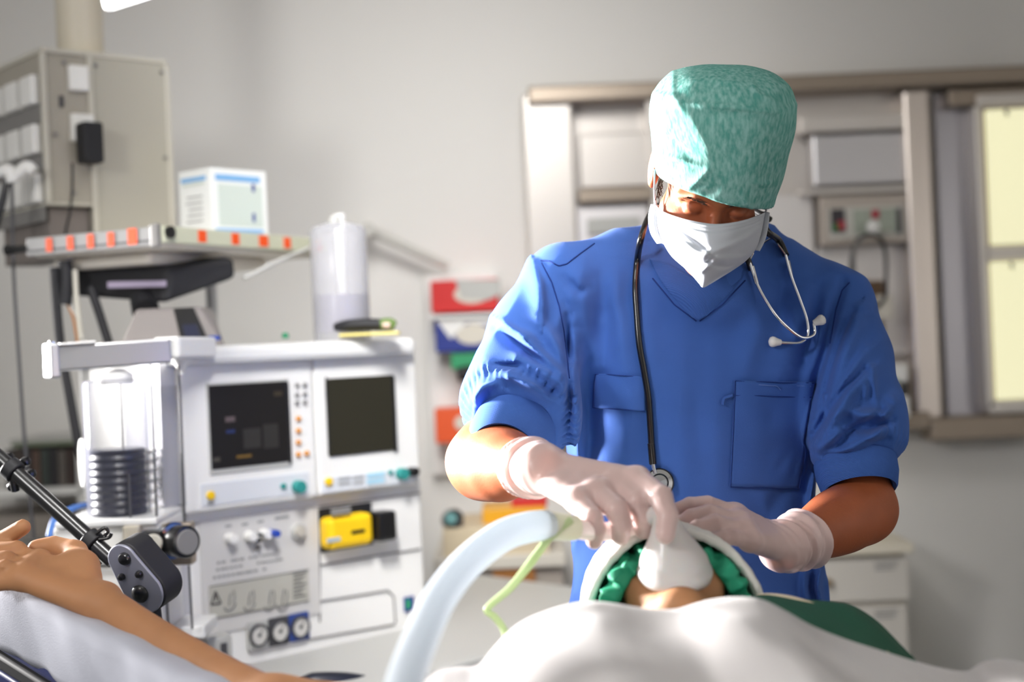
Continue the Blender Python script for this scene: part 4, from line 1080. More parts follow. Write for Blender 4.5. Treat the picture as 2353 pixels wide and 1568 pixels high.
e, q = glovebox((1036,812,1140,848), M_greenc, (1112,838,20,8), 'green glove box, third from the top of the wall rack')
tag(MB().tube([W(1052,862,4.4), W(1080,856,4.4), W(1110,858,4.4), W(1140,862,4.4)], .022, 14).build('cable_roll', M_blackm, None, True), 'black rolled cable under the green glove box', 'cable')
e, q = glovebox((1000,938,1100,1018), M_orange2, (1066,972,22,18), 'orange glove box with pale opening, lowest in the wall rack')
# pale wall rail (slanting arm), carries no lamp
r_ = empty('wall_rail', tuple(W(930, 570, 4.5)), 'slim white rail slanting down along the back wall', 'wall rail')
MB().cyl(W(846,528,4.50), W(1030,612,4.52), .016, .014, 20).build('arm', mat('pale_grey_paint', (196,194,188), .5), r_, True)
MB().cyl(W(846,528,4.44), W(846,528,4.60), .022, .022, 20).build('pivot', MATS['pale_grey_paint'], r_, True)

# clear dispenser standing on the machine
# ================================================================== anaesthesia machine
ME = Vector((.722, .692, 0)).normalized(); MN = Vector((ME.y, -ME.x, 0)); MP0 = Vector((-.653, 2.9, 0))
def mp(px, py, off=0.0):
    d = ray(px, py); D = ((MP0+MN*off).dot(MN))/(d.x*MN.x+d.y*MN.y)
    p = W(px, py, D); s = (p-MP0).dot(ME); return s, p.z
def M3(s, d, z): return MP0 + ME*s + MN*d + Vector((0, 0, z))
MAX = (ME, -MN, Vector((0, 0, 1)))
def mbox(mb, s0, s1, d0, d1, z0, z1):
    return mb.box(M3((s0+s1)/2, (d0+d1)/2, (z0+z1)/2), (abs(s1-s0), abs(d1-d0), abs(z1-z0)), MAX)
def mrect(px0, py0, px1, py1, off=0):
    s0, _ = mp(px0, (py0+py1)/2, off); s1, _ = mp(px1, (py0+py1)/2, off); pm = (px0+px1)/2
    _, z1 = mp(pm, py0, off); _, z0 = mp(pm, py1, off); return s0, s1, z0, z1
mach = empty('anaesthesia_machine', tuple(M3(.3, -.2, 0)), 'large white anaesthesia machine with two dark screens and control knobs', 'anaesthesia machine')
sL, _ = mp(432, 1300); sRt, _ = mp(972, 1200); _, zsplit = mp(440, 1181); _, ztop = mp(440, 838); _, zwork = mp(575, 1516)
def mpart(name, m, rects, off, t, bevel=.003, parent=None):
    for r in rects:
        s0, s1, z0, z1 = mrect(*r, off); o = mbox(MB(), s0, s1, off, off-t, z0, z1).build(name, m, parent or mach, False, bevel)
    return o
mbox(MB(), sL, sRt, .0, -.42, .14, zsplit+.01).build('cabinet', M_white, mach, False, .01)
sM0, _ = mp(418, 1000, .03); sM1, _ = mp(962, 1000, .03); _, zt2 = mp(700, 822, .03)
mid = (mp(716, 1000, .03)[0]+mp(736, 1000, .03)[0])/2
mbox(MB(), sM0, mid-.002, .03, -.40, zsplit+.004, zt2).build('monitor_housing', M_white, mach, False, .006)
mbox(MB(), mid+.002, sM1, .03, -.40, zsplit+.004, zt2).build('monitor_housing', M_white, mach, False, .006)
sT0, zb = mp(380, 838, .06); sT1, _ = mp(958, 800, .06); _, zt = mp(700, 786, .06)
zb = mp(700, 828, .06)[1]
mbox(MB(), sT0+.02, sT1, .06, -.44, zb, zt).build('top_shelf', M_white2, mach, False, .012, )
ZT = zt
# worktop tray
sW0, _ = mp(475, 1540, .25); sW1, _ = mp(1200, 1500, .0)
mbox(MB(), sL-.02, sW1+.25, .36, -.45, zwork-.045, zwork-.008).build('work_tray', M_lgrey, mach, False, .01)
M_scr = mat('dark_screen', (30,28,27), .45, spec=.3); M_scr2 = mat('dark_screen_greenish', (44,42,32), .4, spec=.4)
mpart('screen_bezel', M_lgrey, [(478,876,668,1084)], .0325, .004, .002)
scr = mpart('screen', M_scr, [(483,881,666,1071)], .034, .003, .001); scr2 = mpart('screen', M_scr2, [(755,866,908,1043)], .034, .003, .001)
tag(scr2, 'smaller screen with olive sheen')
mpart('screen_edge', M_black, [(904,864,911,1040)], .0355, .003, .001); mpart('screen_edge', M_black, [(752,867,756,1048)], .0352, .003, .001); mpart('screen_edge', M_black, [(662,880,668,1066)], .0355, .003, .001)
for r, c in (((518,958,540,970),(96,84,86)), ((520,988,540,996),(40,52,96)), ((544,1046,578,1052),(120,92,40)), ((560,985,600,1030),(48,46,44)), ((606,975,640,1030),(46,44,42)), ((490,1052,506,1062),(70,66,60)), ((630,900,648,910),(60,52,40))):
    mpart('screen_readout', mat('readout', c, .4), [r], .0345, .001, .0, )
mpart('control_strip', mat('pale_strip', (214,217,222), .45), [(462,1098,712,1150)], .0325, .004, .002)
mpart('control_strip', MATS['pale_strip'], [(738,1085,958,1122)], .0325, .004, .002)
def mknob(name, px, py, rpx, h, m, off=.034, seg=20, prof=None, parent=None, label=None):
    s, z = mp(px, py, off); c = M3(s, off, z); r = rpx*c.y/F
    o = MB().lathe(prof(r, h) if prof else [(r,-.002),(r,h*.8),(r*.9,h),(.0001,h)], c, MN, seg).build(name, m, parent or mach, True)
    if label: tag(o, label)
    return o
for x, y in ((683,886),(701,885),(683,908),(701,906),(683,926),(701,925)): mknob('button', x, y, 5, .003, M_grey)
for x, y in ((686,962),(686,990),(686,1017),(686,1045),(705,1042)): mknob('button', x, y, 6, .003, mat('amber_button', (222,150,66), .4) if 'amber_button' not in MATS else MATS['amber_button'], label='amber button')
mknob('button', 484, 1139, 10, .004, M_yellow, label='yellow button'); mknob('button', 755, 1107, 10, .004, M_yellow, label='yellow button')
mknob('rotary_knob', 683, 1119, 15, .018, M_teal, label='teal rotary knob'); mknob('button', 651, 1118, 7, .004, M_teal)
mknob('rotary_knob', 920, 1089, 14, .018, M_teal, label='teal rotary knob'); mknob('button', 897, 1086, 6, .004, M_teal); mknob('port', 944, 1084, 11, .02, M_black, label='black socket port')
mt = lambda r, m=M_text: mpart('keypad', m, r, .0345, .001, 0)
mt([(778,1096,806,1102),(778,1108,806,1114),(812,1094,836,1100),(812,1106,836,1112)], mat('pale_key', (170,172,172), .5))
mt([(844,1086,884,1097),(844,1101,884,1111)], M_lblue); mt([(478,1152,492,1160)])
# lower front panel
seamz = mp(440, 1181)[1]
mpart('panel_seam', M_grey, [(436,1168,968,1171)], .002, .003, 0)
o = mpart('front_panel', mat('panel_white', (206,204,201), .45), [(462,1180,735,1440)], .004, .005, .003)
for x, y, r, m in ((525,1237,12,M_white),(570,1232,12,M_white),(605,1227,12,M_white),(683,1222,20,M_lgrey)):
    mknob('flow_knob', x, y, r, .022 if r < 15 else .01, m, off=.004)
mknob('flow_knob', 619, 1225, 9, .032, mat('blue_cap', (36,70,170), .4), off=.008, label='blue capped knob')
mknob('flow_knob', 683, 1222, 13, .016, mat('beige_cap', (188,182,170), .4), off=.006)
for x, y in ((583,1227),(580,1240)): mknob('black_mark', x, y, 4, .03, M_black, off=.004, seg=10)
mknob('button', 590, 1258, 7, .006, M_grey, off=.004)
for i, (a, b, y) in enumerate(((499,640,1286),(497,655,1302),(490,620,1320))):
    s0, z = mp(a, y+8, .0045); s1, z1 = mp(b, y-14, .0045); mb = MB(); n = int((s1-s0)/.011)
    for k in range(n):
        if random.random() < .85: mbox(mb, s0+k*.011, s0+k*.011+random.uniform(.006,.0095), .005, .0035, z-.003, z+.002)
    mb.build('printed_line', M_text, mach)
for r in ((518,1207,532,1212),(556,1203,570,1208),(592,1197,606,1202),(632,1187,664,1193)): mpart('printed_line', M_text, [r], .005, .001, 0)
pl = mpart('instruction_plate', mat('plate_grey', (182,180,170), .5), [(481,1330,711,1402)], .006, .003, .001)
mpart('plate_outline', mat('line_grey', (120,118,112), .5), [(481,1328,711,1330),(481,1402,711,1404)], .0068, .001, 0)
s0, z0 = mp(496, 1375, .007)
mb = MB()
for a, b in (((-.012,-.012),(.012,-.012)), ((.012,-.012),(0,.014)), ((0,.014),(-.012,-.012)), ((0,-.006),(0,.006))):
    mb.cyl(M3(s0+a[0], .007, z0+a[1]), M3(s0+b[0], .007, z0+b[1]), .0016, seg=6)
mb.build('warning_triangle', M_dgrey, mach)
for k, x in enumerate((530, 575, 622, 652)):
    s1_, z1_ = mp(x, 1378, .007); mb = MB()
    mb.tube([M3(s1_-.016, .007, z1_-.014), M3(s1_-.01, .007, z1_-.022), M3(s1_+.004, .007, z1_-.02), M3(s1_+.012, .007, z1_-.010)], .0014, 6)
    mb.tube([M3(s1_-.004, .007, z1_-.012), M3(s1_-.002, .007, z1_+.004), M3(s1_+.003, .007, z1_+.012+.003*k)], .0014, 6)
    mb.tube([M3(s1_+.006, .007, z1_-.010), M3(s1_+.010, .007, z1_+.004), M3(s1_+.008, .007, z1_+.018)], .0012, 6)
    mb.build('pictogram', M_grey, mach, True)
mb = MB()
for k in range(7):
    s0, s1, z0, z1 = mrect(674, 1316+k*9, 705, 1319+k*9, .007); mbox(mb, s0, s1-.006*(k % 3), .007, .006, z0, z1)
mb.build('printed_line', M_dgrey, mach)
# yellow drawn-out device in black recess
rc = mpart('recess', M_blackm, [(734,1162,857,1262)], .004, .005, .004)
s0, s1, z0, z1 = mrect(738, 1176, 852, 1256, .02)
yb = mbox(MB(), s0+.004, s1-.01, .045, .002, z0, z1-.006).build('suction_regulator', M_yellow, mach, False, .012); tag(yb, 'bright yellow regulator body')
s0, s1, z0, z1 = mrect(808, 1218, 838, 1226, .046); mbox(MB(), s0, s1, .047, .044, z0, z1).build('slot', M_black, mach)
s0, s1, z0, z1 = mrect(752, 1236, 782, 1246, .046); mbox(MB(), s0, s1, .047, .044, z0, z1).build('badge', mat('badge_blue', (170,186,196), .4), mach)
s0, s1, z0, z1 = mrect(762, 1168, 806, 1184, .046); mbox(MB(), s0, s1, .049, .04, z0, z1).build('latch', M_grey, mach, False, .003)
s0, s1, z0, z1 = mrect(856, 1174, 898, 1242, .03); mbox(MB(), s0, s1, .055, .004, z0, z1).build('grip', M_black, mach, False, .008)
# blank lower door, gauges, drawer pull
mb = MB()
for a, b in (((736,1383),(892,1358)), ((892,1358),(906,1372)), ((906,1372),(910,1432)), ((600,1490),(908,1436)), ((736,1300),(968,1262)), ((736,1180),(736,1430))):
    sa, za = mp(*a, .004); sb, zb_ = mp(*b, .004); mb.cyl(M3(sa, .002, za), M3(sb, .002, zb_), .0022, seg=6)
mb.build('panel_seam', M_grey, mach)
gp = mpart('gauge_panel', mat('gauge_panel_grey', (192,190,190), .4), [(572,1418,708,1492)], .006, .008, .004)
for x, y, m, lb in ((593,1460,M_lgrey,None),(641,1451,M_dgrey,'gauge on black backing'),(688,1441,mat('gauge_blue', (44,70,140), .4),'gauge on blue backing')):
    s, z = mp(x, y, .008); c = M3(s, .008, z)
    bk = mbox(MB(), s-.026, s+.026, .0095, .004, z-.030, z+.03).build('gauge', m, mach, False, .006)
    if lb: tag(bk, lb)
    MB().lathe([(.0235,0),(.0235,.008),(.0205,.009),(.0205,.004),(.0001,.004)], c, MN, 28).build('gauge_rim', M_dgrey, bk, True)
    MB().lathe([(.0200,.0),(.0200,.0052),(.0001,.0052)], c, MN, 28).build('gauge_face', mat('dial_face', (206,204,198), .4) if 'dial_face' not in MATS else MATS['dial_face'], bk, True)
    mb = MB()
    for k in range(13):
        a = -.75*PI+k*1.5*PI/12; mb.cyl(c+MN*.0055+ME*(.0165*math.sin(a))+Vector((0,0,.0165*math.cos(a))), c+MN*.0055+ME*(.019*math.sin(a))+Vector((0,0,.019*math.cos(a))), .0007, seg=5)
    mb.cyl(c+MN*.006, c+MN*.006+ME*.008+Vector((0,0,.010)), .001, seg=6); mb.cyl(c+MN*.004, c+MN*.0075, .0035, seg=12)
    mb.build('needle', M_black, bk)
mpart('label', M_blue, [(930,1372,952,1406)], .006, .004, .001); mpart('label', M_greenc, [(934,1378,944,1400)], .008, .003, .001)
mpart('fitting', M_lgrey, [(478,1462,536,1520)], .05, .06, .006); mpart('fitting_slot', M_dgrey, [(508,1478,524,1512)], .052, .004, .003)
for x in (.02, .55): 
    for d in (-.38, .28): MB().cyl(M3(x, d-.015, .05), M3(x, d+.015, .05), .05, .05, 20).build('castor', M_blackm, mach, True)
mbox(MB(), sL, sRt, .33, -.44, .09, .15).build('base', M_grey, mach, False, .02)
# left flank with bright enamel, rods and aluminium rail
M_flank = mat('white_enamel_flank', (196,196,202), .3, coat=.3)
fl0 = W(384, 1300, 2.80)
MB().hexa([Vector((fl0.x, fl0.y, .5)), M3(sL+.005, .0, .5), M3(sL+.005, -.3, .5), Vector((fl0.x-.16, fl0.y+.26, .5)),
           Vector((fl0.x, fl0.y, zsplit+.31)), M3(sL+.005, .0, zsplit+.31), M3(sL+.005, -.3, zsplit+.31), Vector((fl0.x-.16, fl0.y+.26, zsplit+.31))]).build('side_panel', M_flank, mach, False, .004)
def bar(a, b, w, h, n, m, bev=.002, parent=mach):
    a, b = Vector(a), Vector(b); d = (b-a).normalized(); s = d.cross(Vector((0,0,1))).normalized(); u = s.cross(d)
    return MB().box((a+b)/2, ((b-a).length, w, h), (d, s, u)).build(n, m, parent, False, bev)
bar(W(108,826,2.64), W(390,806,2.74), .03, .048, 'side_rail', M_alu, .004)
bar(W(128,792,2.64), W(210,786,2.68), .05, .004, 'rail_bracket', M_white, .001)
bar(W(107,830,2.62), W(130,829,2.63), .05, .065, 'rail_end', M_alu, .004)
bar(W(380,800,2.74), W(470,800,2.86), .06, .042, 'corner_block', M_white2, .006)
MB().cyl(W(119,800,2.61), W(119,785,2.61), .006).build('bolt', M_chrome, mach, True)
MB().lathe([(.02,.01),(.014,0),(.001,-.02)], W(418,838,2.78), (0,0,1), 20).build('bumper', M_white, mach, True)

# bellows assembly ----------------------------------------------------------
ba = empty('bellows_unit', tuple(W(265, 1290, 2.72)), 'clear cylinder bellows ventilator unit with black bellows beside the machine screens', 'bellows unit')
c0_, c1_ = W(276,1196,2.72), W(262,878,2.72); c1_.x = c0_.x; c1_.y = c0_.y
MB().lathe([(.0598,0),(.0598,.262),(.056,.268),(.04,.271),(.037,.271),(.055,.265),(.0575,.26),(.0575,0)], c0_, (0,0,1), 64).build('clear_cylinder', M_glassy, ba, True)
prof = [(.001,.0)]
for k in range(9): prof += [(.053,.004+k*.0145), (.0495,.011+k*.0145)]
prof += [(.053,.134),(.050,.137),(.001,.137)]
MB().lathe(prof, c0_, (0,0,1), 56).build('bellows', mat('black_bellows', (20,22,38), .35), ba, True)
MB().cyl(c0_+Vector((.0,0,-.008)), c0_+Vector((0,0,.0)), .064, .064, 56).build('bellows_base', M_alu, ba, True, .002)
# white pleated shape stands in for the bellows reflection; clear chamber right
k0 = W(364,1180,2.80); prof = [(.001,0)]
for k in range(6): prof += [(.020,.012+k*.0195), (.010,.021+k*.0195)]
prof += [(.020,.126),(.001,.128)]
MB().lathe(prof, k0+Vector((-.012,0,0)), (0,0,1), 36).build('bellows_reflection', M_white, ba, True)
MB().lathe([(.036,0),(.036,.24),(.034,.24),(.034,0)], k0+Vector((.012,.03,.01)), (0,0,1), 40).build('clear_chamber', M_glassy, ba, True)
for x, ya, yb_ in ((276,872,1040),(346,838,1190),(410,840,1200),(296,1090,1190)):
    MB().cyl(W(x,ya,2.66 if x != 276 else 2.72), W(x+(yb_-ya)*.04,yb_,2.66 if x != 276 else 2.72), .0022, seg=10).build('rod', M_dgrey, ba, True)
MB().lathe([(.034,0),(.036,.004),(.036,.018),(.03,.022),(.012,.03),(.001,.03)], c1_+Vector((.0,0,-.004)), (0,0,1), 32).build('top_cap', M_white, ba, True)
# base block
def bbox_px(name, px0, py0, px1, py1, D, depth, m, bev=.004, parent=ba, yaw=0.0):
    a, b = W(px0, (py0+py1)/2, D), W(px1, (py0+py1)/2, D); t, u_ = W((px0+px1)/2, py0, D), W((px0+px1)/2, py1, D)
    c = Vector(((a.x+b.x)/2, D+depth/2, (t.z+u_.z)/2)); ax = (Vector((math.cos(yaw), math.sin(yaw), 0)), Vector((-math.sin(yaw), math.cos(yaw), 0)), Vector((0,0,1)))
    return MB().box(c, (b.x-a.x, depth, t.z-u_.z), ax).build(name, m, parent, False, bev)
bbox_px('absorber_block', 122,1206,366,1300, 2.64, .2, M_white, .008)
bbox_px('absorber_top', 125,1196,360,1212, 2.63, .2, M_white2, .004)
bbox_px('pale_insert', 282,1210,320,1296, 2.62, .05, mat('beige_metal', (206,198,180), .4), .003)
bbox_px('dark_window', 322,1222,372,1300, 2.61, .05, M_black, .003)
MB().lathe([(.016,0),(.018,.004),(.016,.008),(.001,.009)], W(350,1252,2.60), (0,-1,0), 24, 1.2).build('dial', M_offwhite, ba, True)
bbox_px('valve_bracket', 374,1204,440,1300, 2.66, .04, M_steeld, .003)
kb0 = W(392,1242,2.64); kd = (W(436,1246,2.60)-kb0).normalized()
MB().lathe([(.022,0),(.032,.003),(.034,.01)], kb0, Vector((.72,-.69,0)), 32).build('knob_collar', M_chrome, ba, True)
MB().lathe([(.029,.01),(.0305,.012),(.0305,.05),(.028,.054),(.024,.055),(.001,.055)], kb0, Vector((.72,-.69,0)), 40).build('pressure_knob', M_black, ba, True)
MB().lathe([(.0235,.0555),(.022,.0575),(.001,.0575)], kb0, Vector((.72,-.69,0)), 32).build('knob_face', M_grey, ba, True)
for x in (379, 434): MB().cyl(W(x,1300,2.70), W(x+8,1446,2.70), .0022, seg=8).build('rod', M_dgrey, ba, True)
MB().cyl(W(186,1065,2.84), W(186,1065,2.84)+Vector((.014,.006,0)), .049, .049, 40).build('side_disc', M_white, ba, True, .003)
MB().tube([W(112,1235,2.78), W(128,1190,2.80), W(170,1168,2.84), W(200,1160,2.88)], .006, 10).build('blue_tube', mat('blue_hose', (46,92,160), .4), ba, True)
bbox_px('lower_body', 150,1300,372,1600, 2.66, .18, M_white, .008)
bbox_px('foot_plate', 392,1440,470,1470, 2.72, .12, M_white2, .004)

# things on top of the machine ---------------------------------------------------
def topd(px, py, z):  # point on the horizontal plane z under a pixel column
    d = ray(px, py); return None
e = empty('patient_monitor', tuple(W(390,775,3.0)), 'low grey wedge shaped device with black display strip on top of the machine', 'device')
z0 = ZT; D0 = 2.98
def wz(px, D, z): p = W(px, 700, D); return Vector((p.x, p.y, z))
b_ = [wz(268,2.98,z0), wz(515,2.98,z0), wz(500,3.16,z0), wz(290,3.16,z0)]
_, _, _, zq = at(300, 708, 460, 708.1, 3.02)
t_ = [Vector((W(312,708,3.02).x,3.02,zq)), Vector((W(462,706,3.02).x,3.02,zq)), Vector((W(462,706,3.02).x,3.13,zq)), Vector((W(312,708,3.02).x,3.13,zq))]
MB().hexa(b_+t_).build('housing', mat('warm_dark_grey', (132,126,124), .4), e, False, .006)
dd_ = Vector((0,-.004,.001))
def lerp2(u, v): a = b_[0].lerp(b_[1], u); b = t_[0].lerp(t_[1], u); return a.lerp(b, v)+dd_
MB().prism([lerp2(.60,.03), lerp2(.86,.03), lerp2(.88,.97), lerp2(.58,.97)], (0,.003,0)).build('display', M_black, e)
MB().prism([lerp2(.64,.1), lerp2(.80,.1), lerp2(.82,.55), lerp2(.65,.55)], (0,-.001,0)).build('screen_glow', mat('navy_lcd', (30,34,56), .3), e)
tag(MB().box(W(494,777,2.93), (.022,.02,.010)).build('clip', mat('royal_clip', (40,66,150), .4), None, False, .002), 'small blue clip on the front edge of the machine top', 'clip')
tag(MB().lathe([(.007,0),(.008,.006),(.006,.012),(.001,.013)], W(656,778,3.1), (0,0,1), 16).build('cap', mat('green_cap', (44,130,92), .4), None, True), 'tiny green cap on the machine top', 'cap')
e = empty('water_canister', tuple(W(786,775,3.2)), 'tall clear cylindrical canister half filled with grey liquid on the machine', 'canister')
cb = W(786,748,3.2); cb.z = ZT
hh_ = W(786,512,3.2).z-ZT
MB().lathe([(.062,0),(.064,.004),(.064,hh_-.02),(.058,hh_-.008),(.030,hh_),(.026,hh_-.003),(.055,hh_-.012),(.0615,hh_-.02),(.0615,.003)], cb, (0,0,1), 40).build('clear_wall', clear_film('frosted_clear', (210,210,216), .75, .15, .15), e, True)
lh = W(786,678,3.2).z-ZT
MB().lathe([(.001,.02),(.060,.02),(.0605,lh),(.001,lh)], cb, (0,0,1), 40).build('liquid', mat('grey_filling', (160,156,170), .35), e, True)
MB().cyl(cb+Vector((.005,0,lh)), cb+Vector((.005,0,hh_+.02)), .012, .012, 20).build('centre_tube', M_white, e, True)
MB().cyl(cb+Vector((-.005,-.02,hh_-.002)), cb+Vector((-.005,-.02,hh_+.014)), .014, .012, 16).build('lid_knob', M_lgrey, e, True)
e = empty('pouch', tuple(W(845,765,3.15)), 'black pouch with green and yellow trim lying on the machine top', 'pouch')
mb = MB(); mb.tube([W(770,752,3.14), W(800,748,3.13), W(850,746,3.13), W(900,748,3.13)], [.008,.013,.014,.012], 14); mb.build('pouch_body', M_blackm, e, True)
MB().tube([W(875,745,3.12), W(895,745,3.12), W(908,750,3.12)], [.012,.014,.010], 14).build('green_end', mat('olive_green', (96,120,60), .5), e, True)
MB().tube([W(880,748,3.105), W(896,748,3.105)], [.006,.007], 10).build('pink_tip', mat('pinkish', (206,178,166), .5), e, True)
tag(MB().box(W(850,768,3.12), (.13,.05,.006)).build('card', mat('yellow_card', (226,212,120), .6), None, False, .001), 'thin yellow card under the black pouch', 'card')

# ================================================================== pendant with sockets, upper left
CA41 = math.radians(41); pe = Vector((math.cos(CA41), math.sin(CA41), 0)); pb_ = Vector((-math.sin(CA41), math.cos(CA41), 0)); UZ = Vector((0,0,1))
PC = W(96, 120, 3.3)
pen = empty('ceiling_pendant', (PC.x+.1, PC.y+.15, 1.7), 'beige grey ceiling pendant box with white power sockets', 'ceiling pendant')
ztp = PC.z; zb1 = W(98,465,3.3).z; zb2 = ztp-.46
def pbox(n, m, e0, e1, b0, b1, z0, z1, bev=.003, parent=pen):
    c = Vector((PC.x, PC.y, 0)) + pe*((e0+e1)/2) + pb_*((b0+b1)/2) + UZ*((z0+z1)/2)
    return MB().box(c, (e1-e0, b1-b0, z1-z0), (pe, pb_, UZ)).build(n, m, parent, False, bev)
pbox('socket_box', mat('pendant_grey', (164,158,146), .5), 0, .112, 0, .34, zb1, ztp)
pbox('column_box', mat('pendant_beige', (172,168,156), .5), .112, .315, -.004, .30, zb2, ztp+.002)
pbox('edge_trim', M_offwhite, -.006, .008, -.006, .008, zb1, ztp); pbox('edge_trim', M_offwhite, .106, .120, -.010, .0, zb2, ztp)
pbox('top_trim', M_offwhite, -.004, .315, -.008, .30, ztp, ztp+.012); pbox('bottom_trim', M_offwhite, -.004, .112, -.006, .34, zb1-.008, zb1)
pbox('edge_trim', M_offwhite, .306, .320, -.008, .01, zb2, ztp)
for j in range(3):
    z1 = ztp-.055-j*.115
    pbox('dark_band', M_grey, -.003, .0, .015, .33, z1-.115+.01, z1-.06, .0)
    for k, b in enumerate((.02, .115, .21)):
        so = pbox('socket', M_white, -.022, -.001, b, b+.068, z1-.062, z1+.006, .004)
        pbox('switch', M_dgrey, -.006, -.001, b+.072, b+.086, z1-.045, z1-.012, .001)
so = pbox('socket', M_white, .058, .106, -.018, .0, ztp-.085, ztp-.025, .004)
pbox('lock', M_dgrey, .036, .046, -.005, .0, ztp-.125, ztp-.098, .001); pbox('socket', M_white, .058, .112, -.022, .0, ztp-.205, ztp-.14, .004)
for e_, z in ((.128, .02), (.30, .02), (.128, .22), (.30, .23), (.05,.02), (.02,.19),(.06,.325)):
    c = Vector((PC.x, PC.y, ztp-z)) + pe*e_ - pb_*.006; MB().cyl(c, c-pb_*.003, .005, seg=12).build('screw', M_grey, pen, True)
cc2 = Vector((PC.x, PC.y, 0)) + pe*.155 + pb_*.13
MB().cyl((cc2.x, cc2.y, ztp), (cc2.x, cc2.y, 2.8), .056, .056, 40).build('ceiling_tube', mat('cream_paint', (204,196,178), .45), pen, True)
MB().cyl((cc2.x, cc2.y, ztp+.01), (cc2.x, cc2.y, ztp+.03), .075, .07, 40).build('flange', MATS['cream_paint'], pen, True, .004)
pbox('lower_duct', mat('taupe_metal', (120,112,108), .5), .01, .108, .02, .30, zb1-.13, zb1-.01)
pa = empty('power_adapter', tuple(W(178,335,3.26)), 'black power adapter plugged into the side of the pendant', 'power adapter')
pbox('adapter_body', M_blackm, .062, .112, -.07, -.022, ztp-.26, ztp-.165, .006, pa)
MB().tube([W(166,374,3.26), W(166,440,3.27), W(160,490,3.28), W(150,540,3.28), W(150,600,3.28)], .003, 8).build('cable', M_blackm, pa, True)
# white plug heads at far left
for i, (pts, lb) in enumerate(((((-10,400),(20,392),(30,420)), 'white angled plug with black cable at the left picture edge'), (((28,412),(60,385),(78,395)), 'white angled plug in the lowest socket of the pendant'))):
    e = empty('plug', tuple(W(pts[0][0], pts[0][1], 3.28)), lb, 'plug', 'plugs in the pendant')
    MB().tube([W(x, y, 3.24) for x, y in pts], [.012, .016, .014], 14).build('plug_body', M_white, e, True)
    if i == 0: MB().tube([W(14,412,3.24), W(8,450,3.24), W(-10,520,3.24)], .009, 10).build('cable', M_black, e, True)
    else:
        MB().tube([W(26,420,3.24), W(28,470,3.24), W(32,640,3.22), W(46,860,3.2), W(58,1030,3.2), W(78,1240,3.2)], .0042, 8, 5).build('cable', M_dgrey, e, True)

# equipment shelf
S0 = W(368, 545, 3.0); e1 = Vector((.43,.903,0)).normalized(); e2 = Vector((-e1.y, e1.x, 0))
sh = empty('equipment_shelf', tuple(S0+e1*.3+e2*.2), 'cream equipment shelf with orange stickers along its metal rails', 'shelf')
def sbox(n, m, a0, a1, b0, b1, z0, z1, bev=.003, parent=sh):
    c = Vector((S0.x, S0.y, S0.z)) + e1*((a0+a1)/2) + e2*((b0+b1)/2) + UZ*((z0+z1)/2)
    return MB().box(c, (a1-a0, b1-b0, z1-z0), (e1, e2, UZ)).build(n, m, parent, False, bev)
sbox('shelf_board', M_cream, 0, .62, 0, .35, -.022, .022, .006)
sbox('front_rail', mat('grey_rail', (150,150,150), .45, .3), -.014, .0, -.004, .36, -.018, .022, .002)
sbox('side_rail', mat('pale_green_rail', (196,198,176), .45), .0, .63, -.010, -.001, -.012, .024, .002)
sbox('rail_slot', M_dgrey, -.0145, -.013, .0, .36, -.010, -.005, 0)
sbox('corner_joint', M_grey, -.018, -.002, -.006, .014, -.022, .028, .004)
sbox('underside_bracket', M_cream, .06, .50, .08, .30, -.05, -.022, .01)
MB().cyl(S0+e1*.015-e2*.008+UZ*.01, S0+e1*.015-e2*.02+UZ*.01, .013, .013, 20).build('end_cap', M_black, sh, True)
MB().tube([S0-e1*.008+e2*.36, S0-e1*.010+e2*.40, S0-e1*.012+e2*.42], [.008,.009,.013], 14).build('rail_end_knob', M_black, sh, True)
for b in (.05, .112, .168, .225, .285):
    w = .024 if b == .05 else .017
    sbox('orange_sticker', M_orange, -.0155, -.0142, b, b+w, -.012, .018 if w < .02 else .022, 0)
for a in (.115, .235, .34, .44, .575):
    w = .036 if a in (.34,) else .028
    sbox('orange_sticker', M_orange, a, a+w, -.0112, -.0100, -.006, .02, 0)
tr_ = sbox('support_tube', M_lgrey, .30, .32, .10, .12, -.20, -.022, .003)
sbox('under_strip', M_cream, .05, .60, .30, .345, -.045, -.02, .006)
MB().tube([W(770,545,3.50), W(700,575,3.35), W(640,600,3.25), W(560,640,3.2)], .005, 10).build('shade_tube', M_lgrey, sh, True)  # thin tube put in for a faint strip of shade below the shelf
# carton on shelf
cb_ = W(487, 512, 3.22); cb_.z = S0.z+.022
co = empty('carton', tuple(cb_), 'white cardboard carton with blue printing on the equipment shelf', 'carton')
f1 = Vector((.64,.77,0)).normalized(); f2 = Vector((-.80,.60,0)).normalized(); f2 = Vector((-f1.y, f1.x, 0))
hC = W(487,384,3.22).z-cb_.z
def cbox(n, m, a0, a1, b0, b1, z0, z1, bev=.0015):
    c = cb_ + f1*((a0+a1)/2) + f2*((b0+b1)/2) + UZ*((z0+z1)/2)
    return MB().box(c, (a1-a0, b1-b0, z1-z0), (f1, f2, UZ)).build(n, m, co, False, bev)
cbox('carton_body', mat('carton_white', (226,228,226), .6), 0, .165, 0, .115, 0, hC)
cbox('printed_band', M_print, .015, .145, -.0012, 0, hC-.028, hC-.014, 0); cbox('printed_band', mat('pale_print', (196,206,198), .6), .02, .15, -.0012, 0, .018, hC-.036, 0)
cbox('printed_band', M_print, .01, .15, -.0013, 0, .004, .012, 0)
cbox('printed_band', M_print, -.0012, 0, .015, .105, hC-.027, hC-.017, 0); cbox('printed_band', MATS['pale_print'], -.0012, 0, .02, .10, hC-.036, hC-.031, 0)
cbox('printed_mark', M_blue, .120, .128, -.002, 0, .10, .118, 0); cbox('printed_mark', M_blue, .118, .126, -.002, 0, .03, .05, 0)
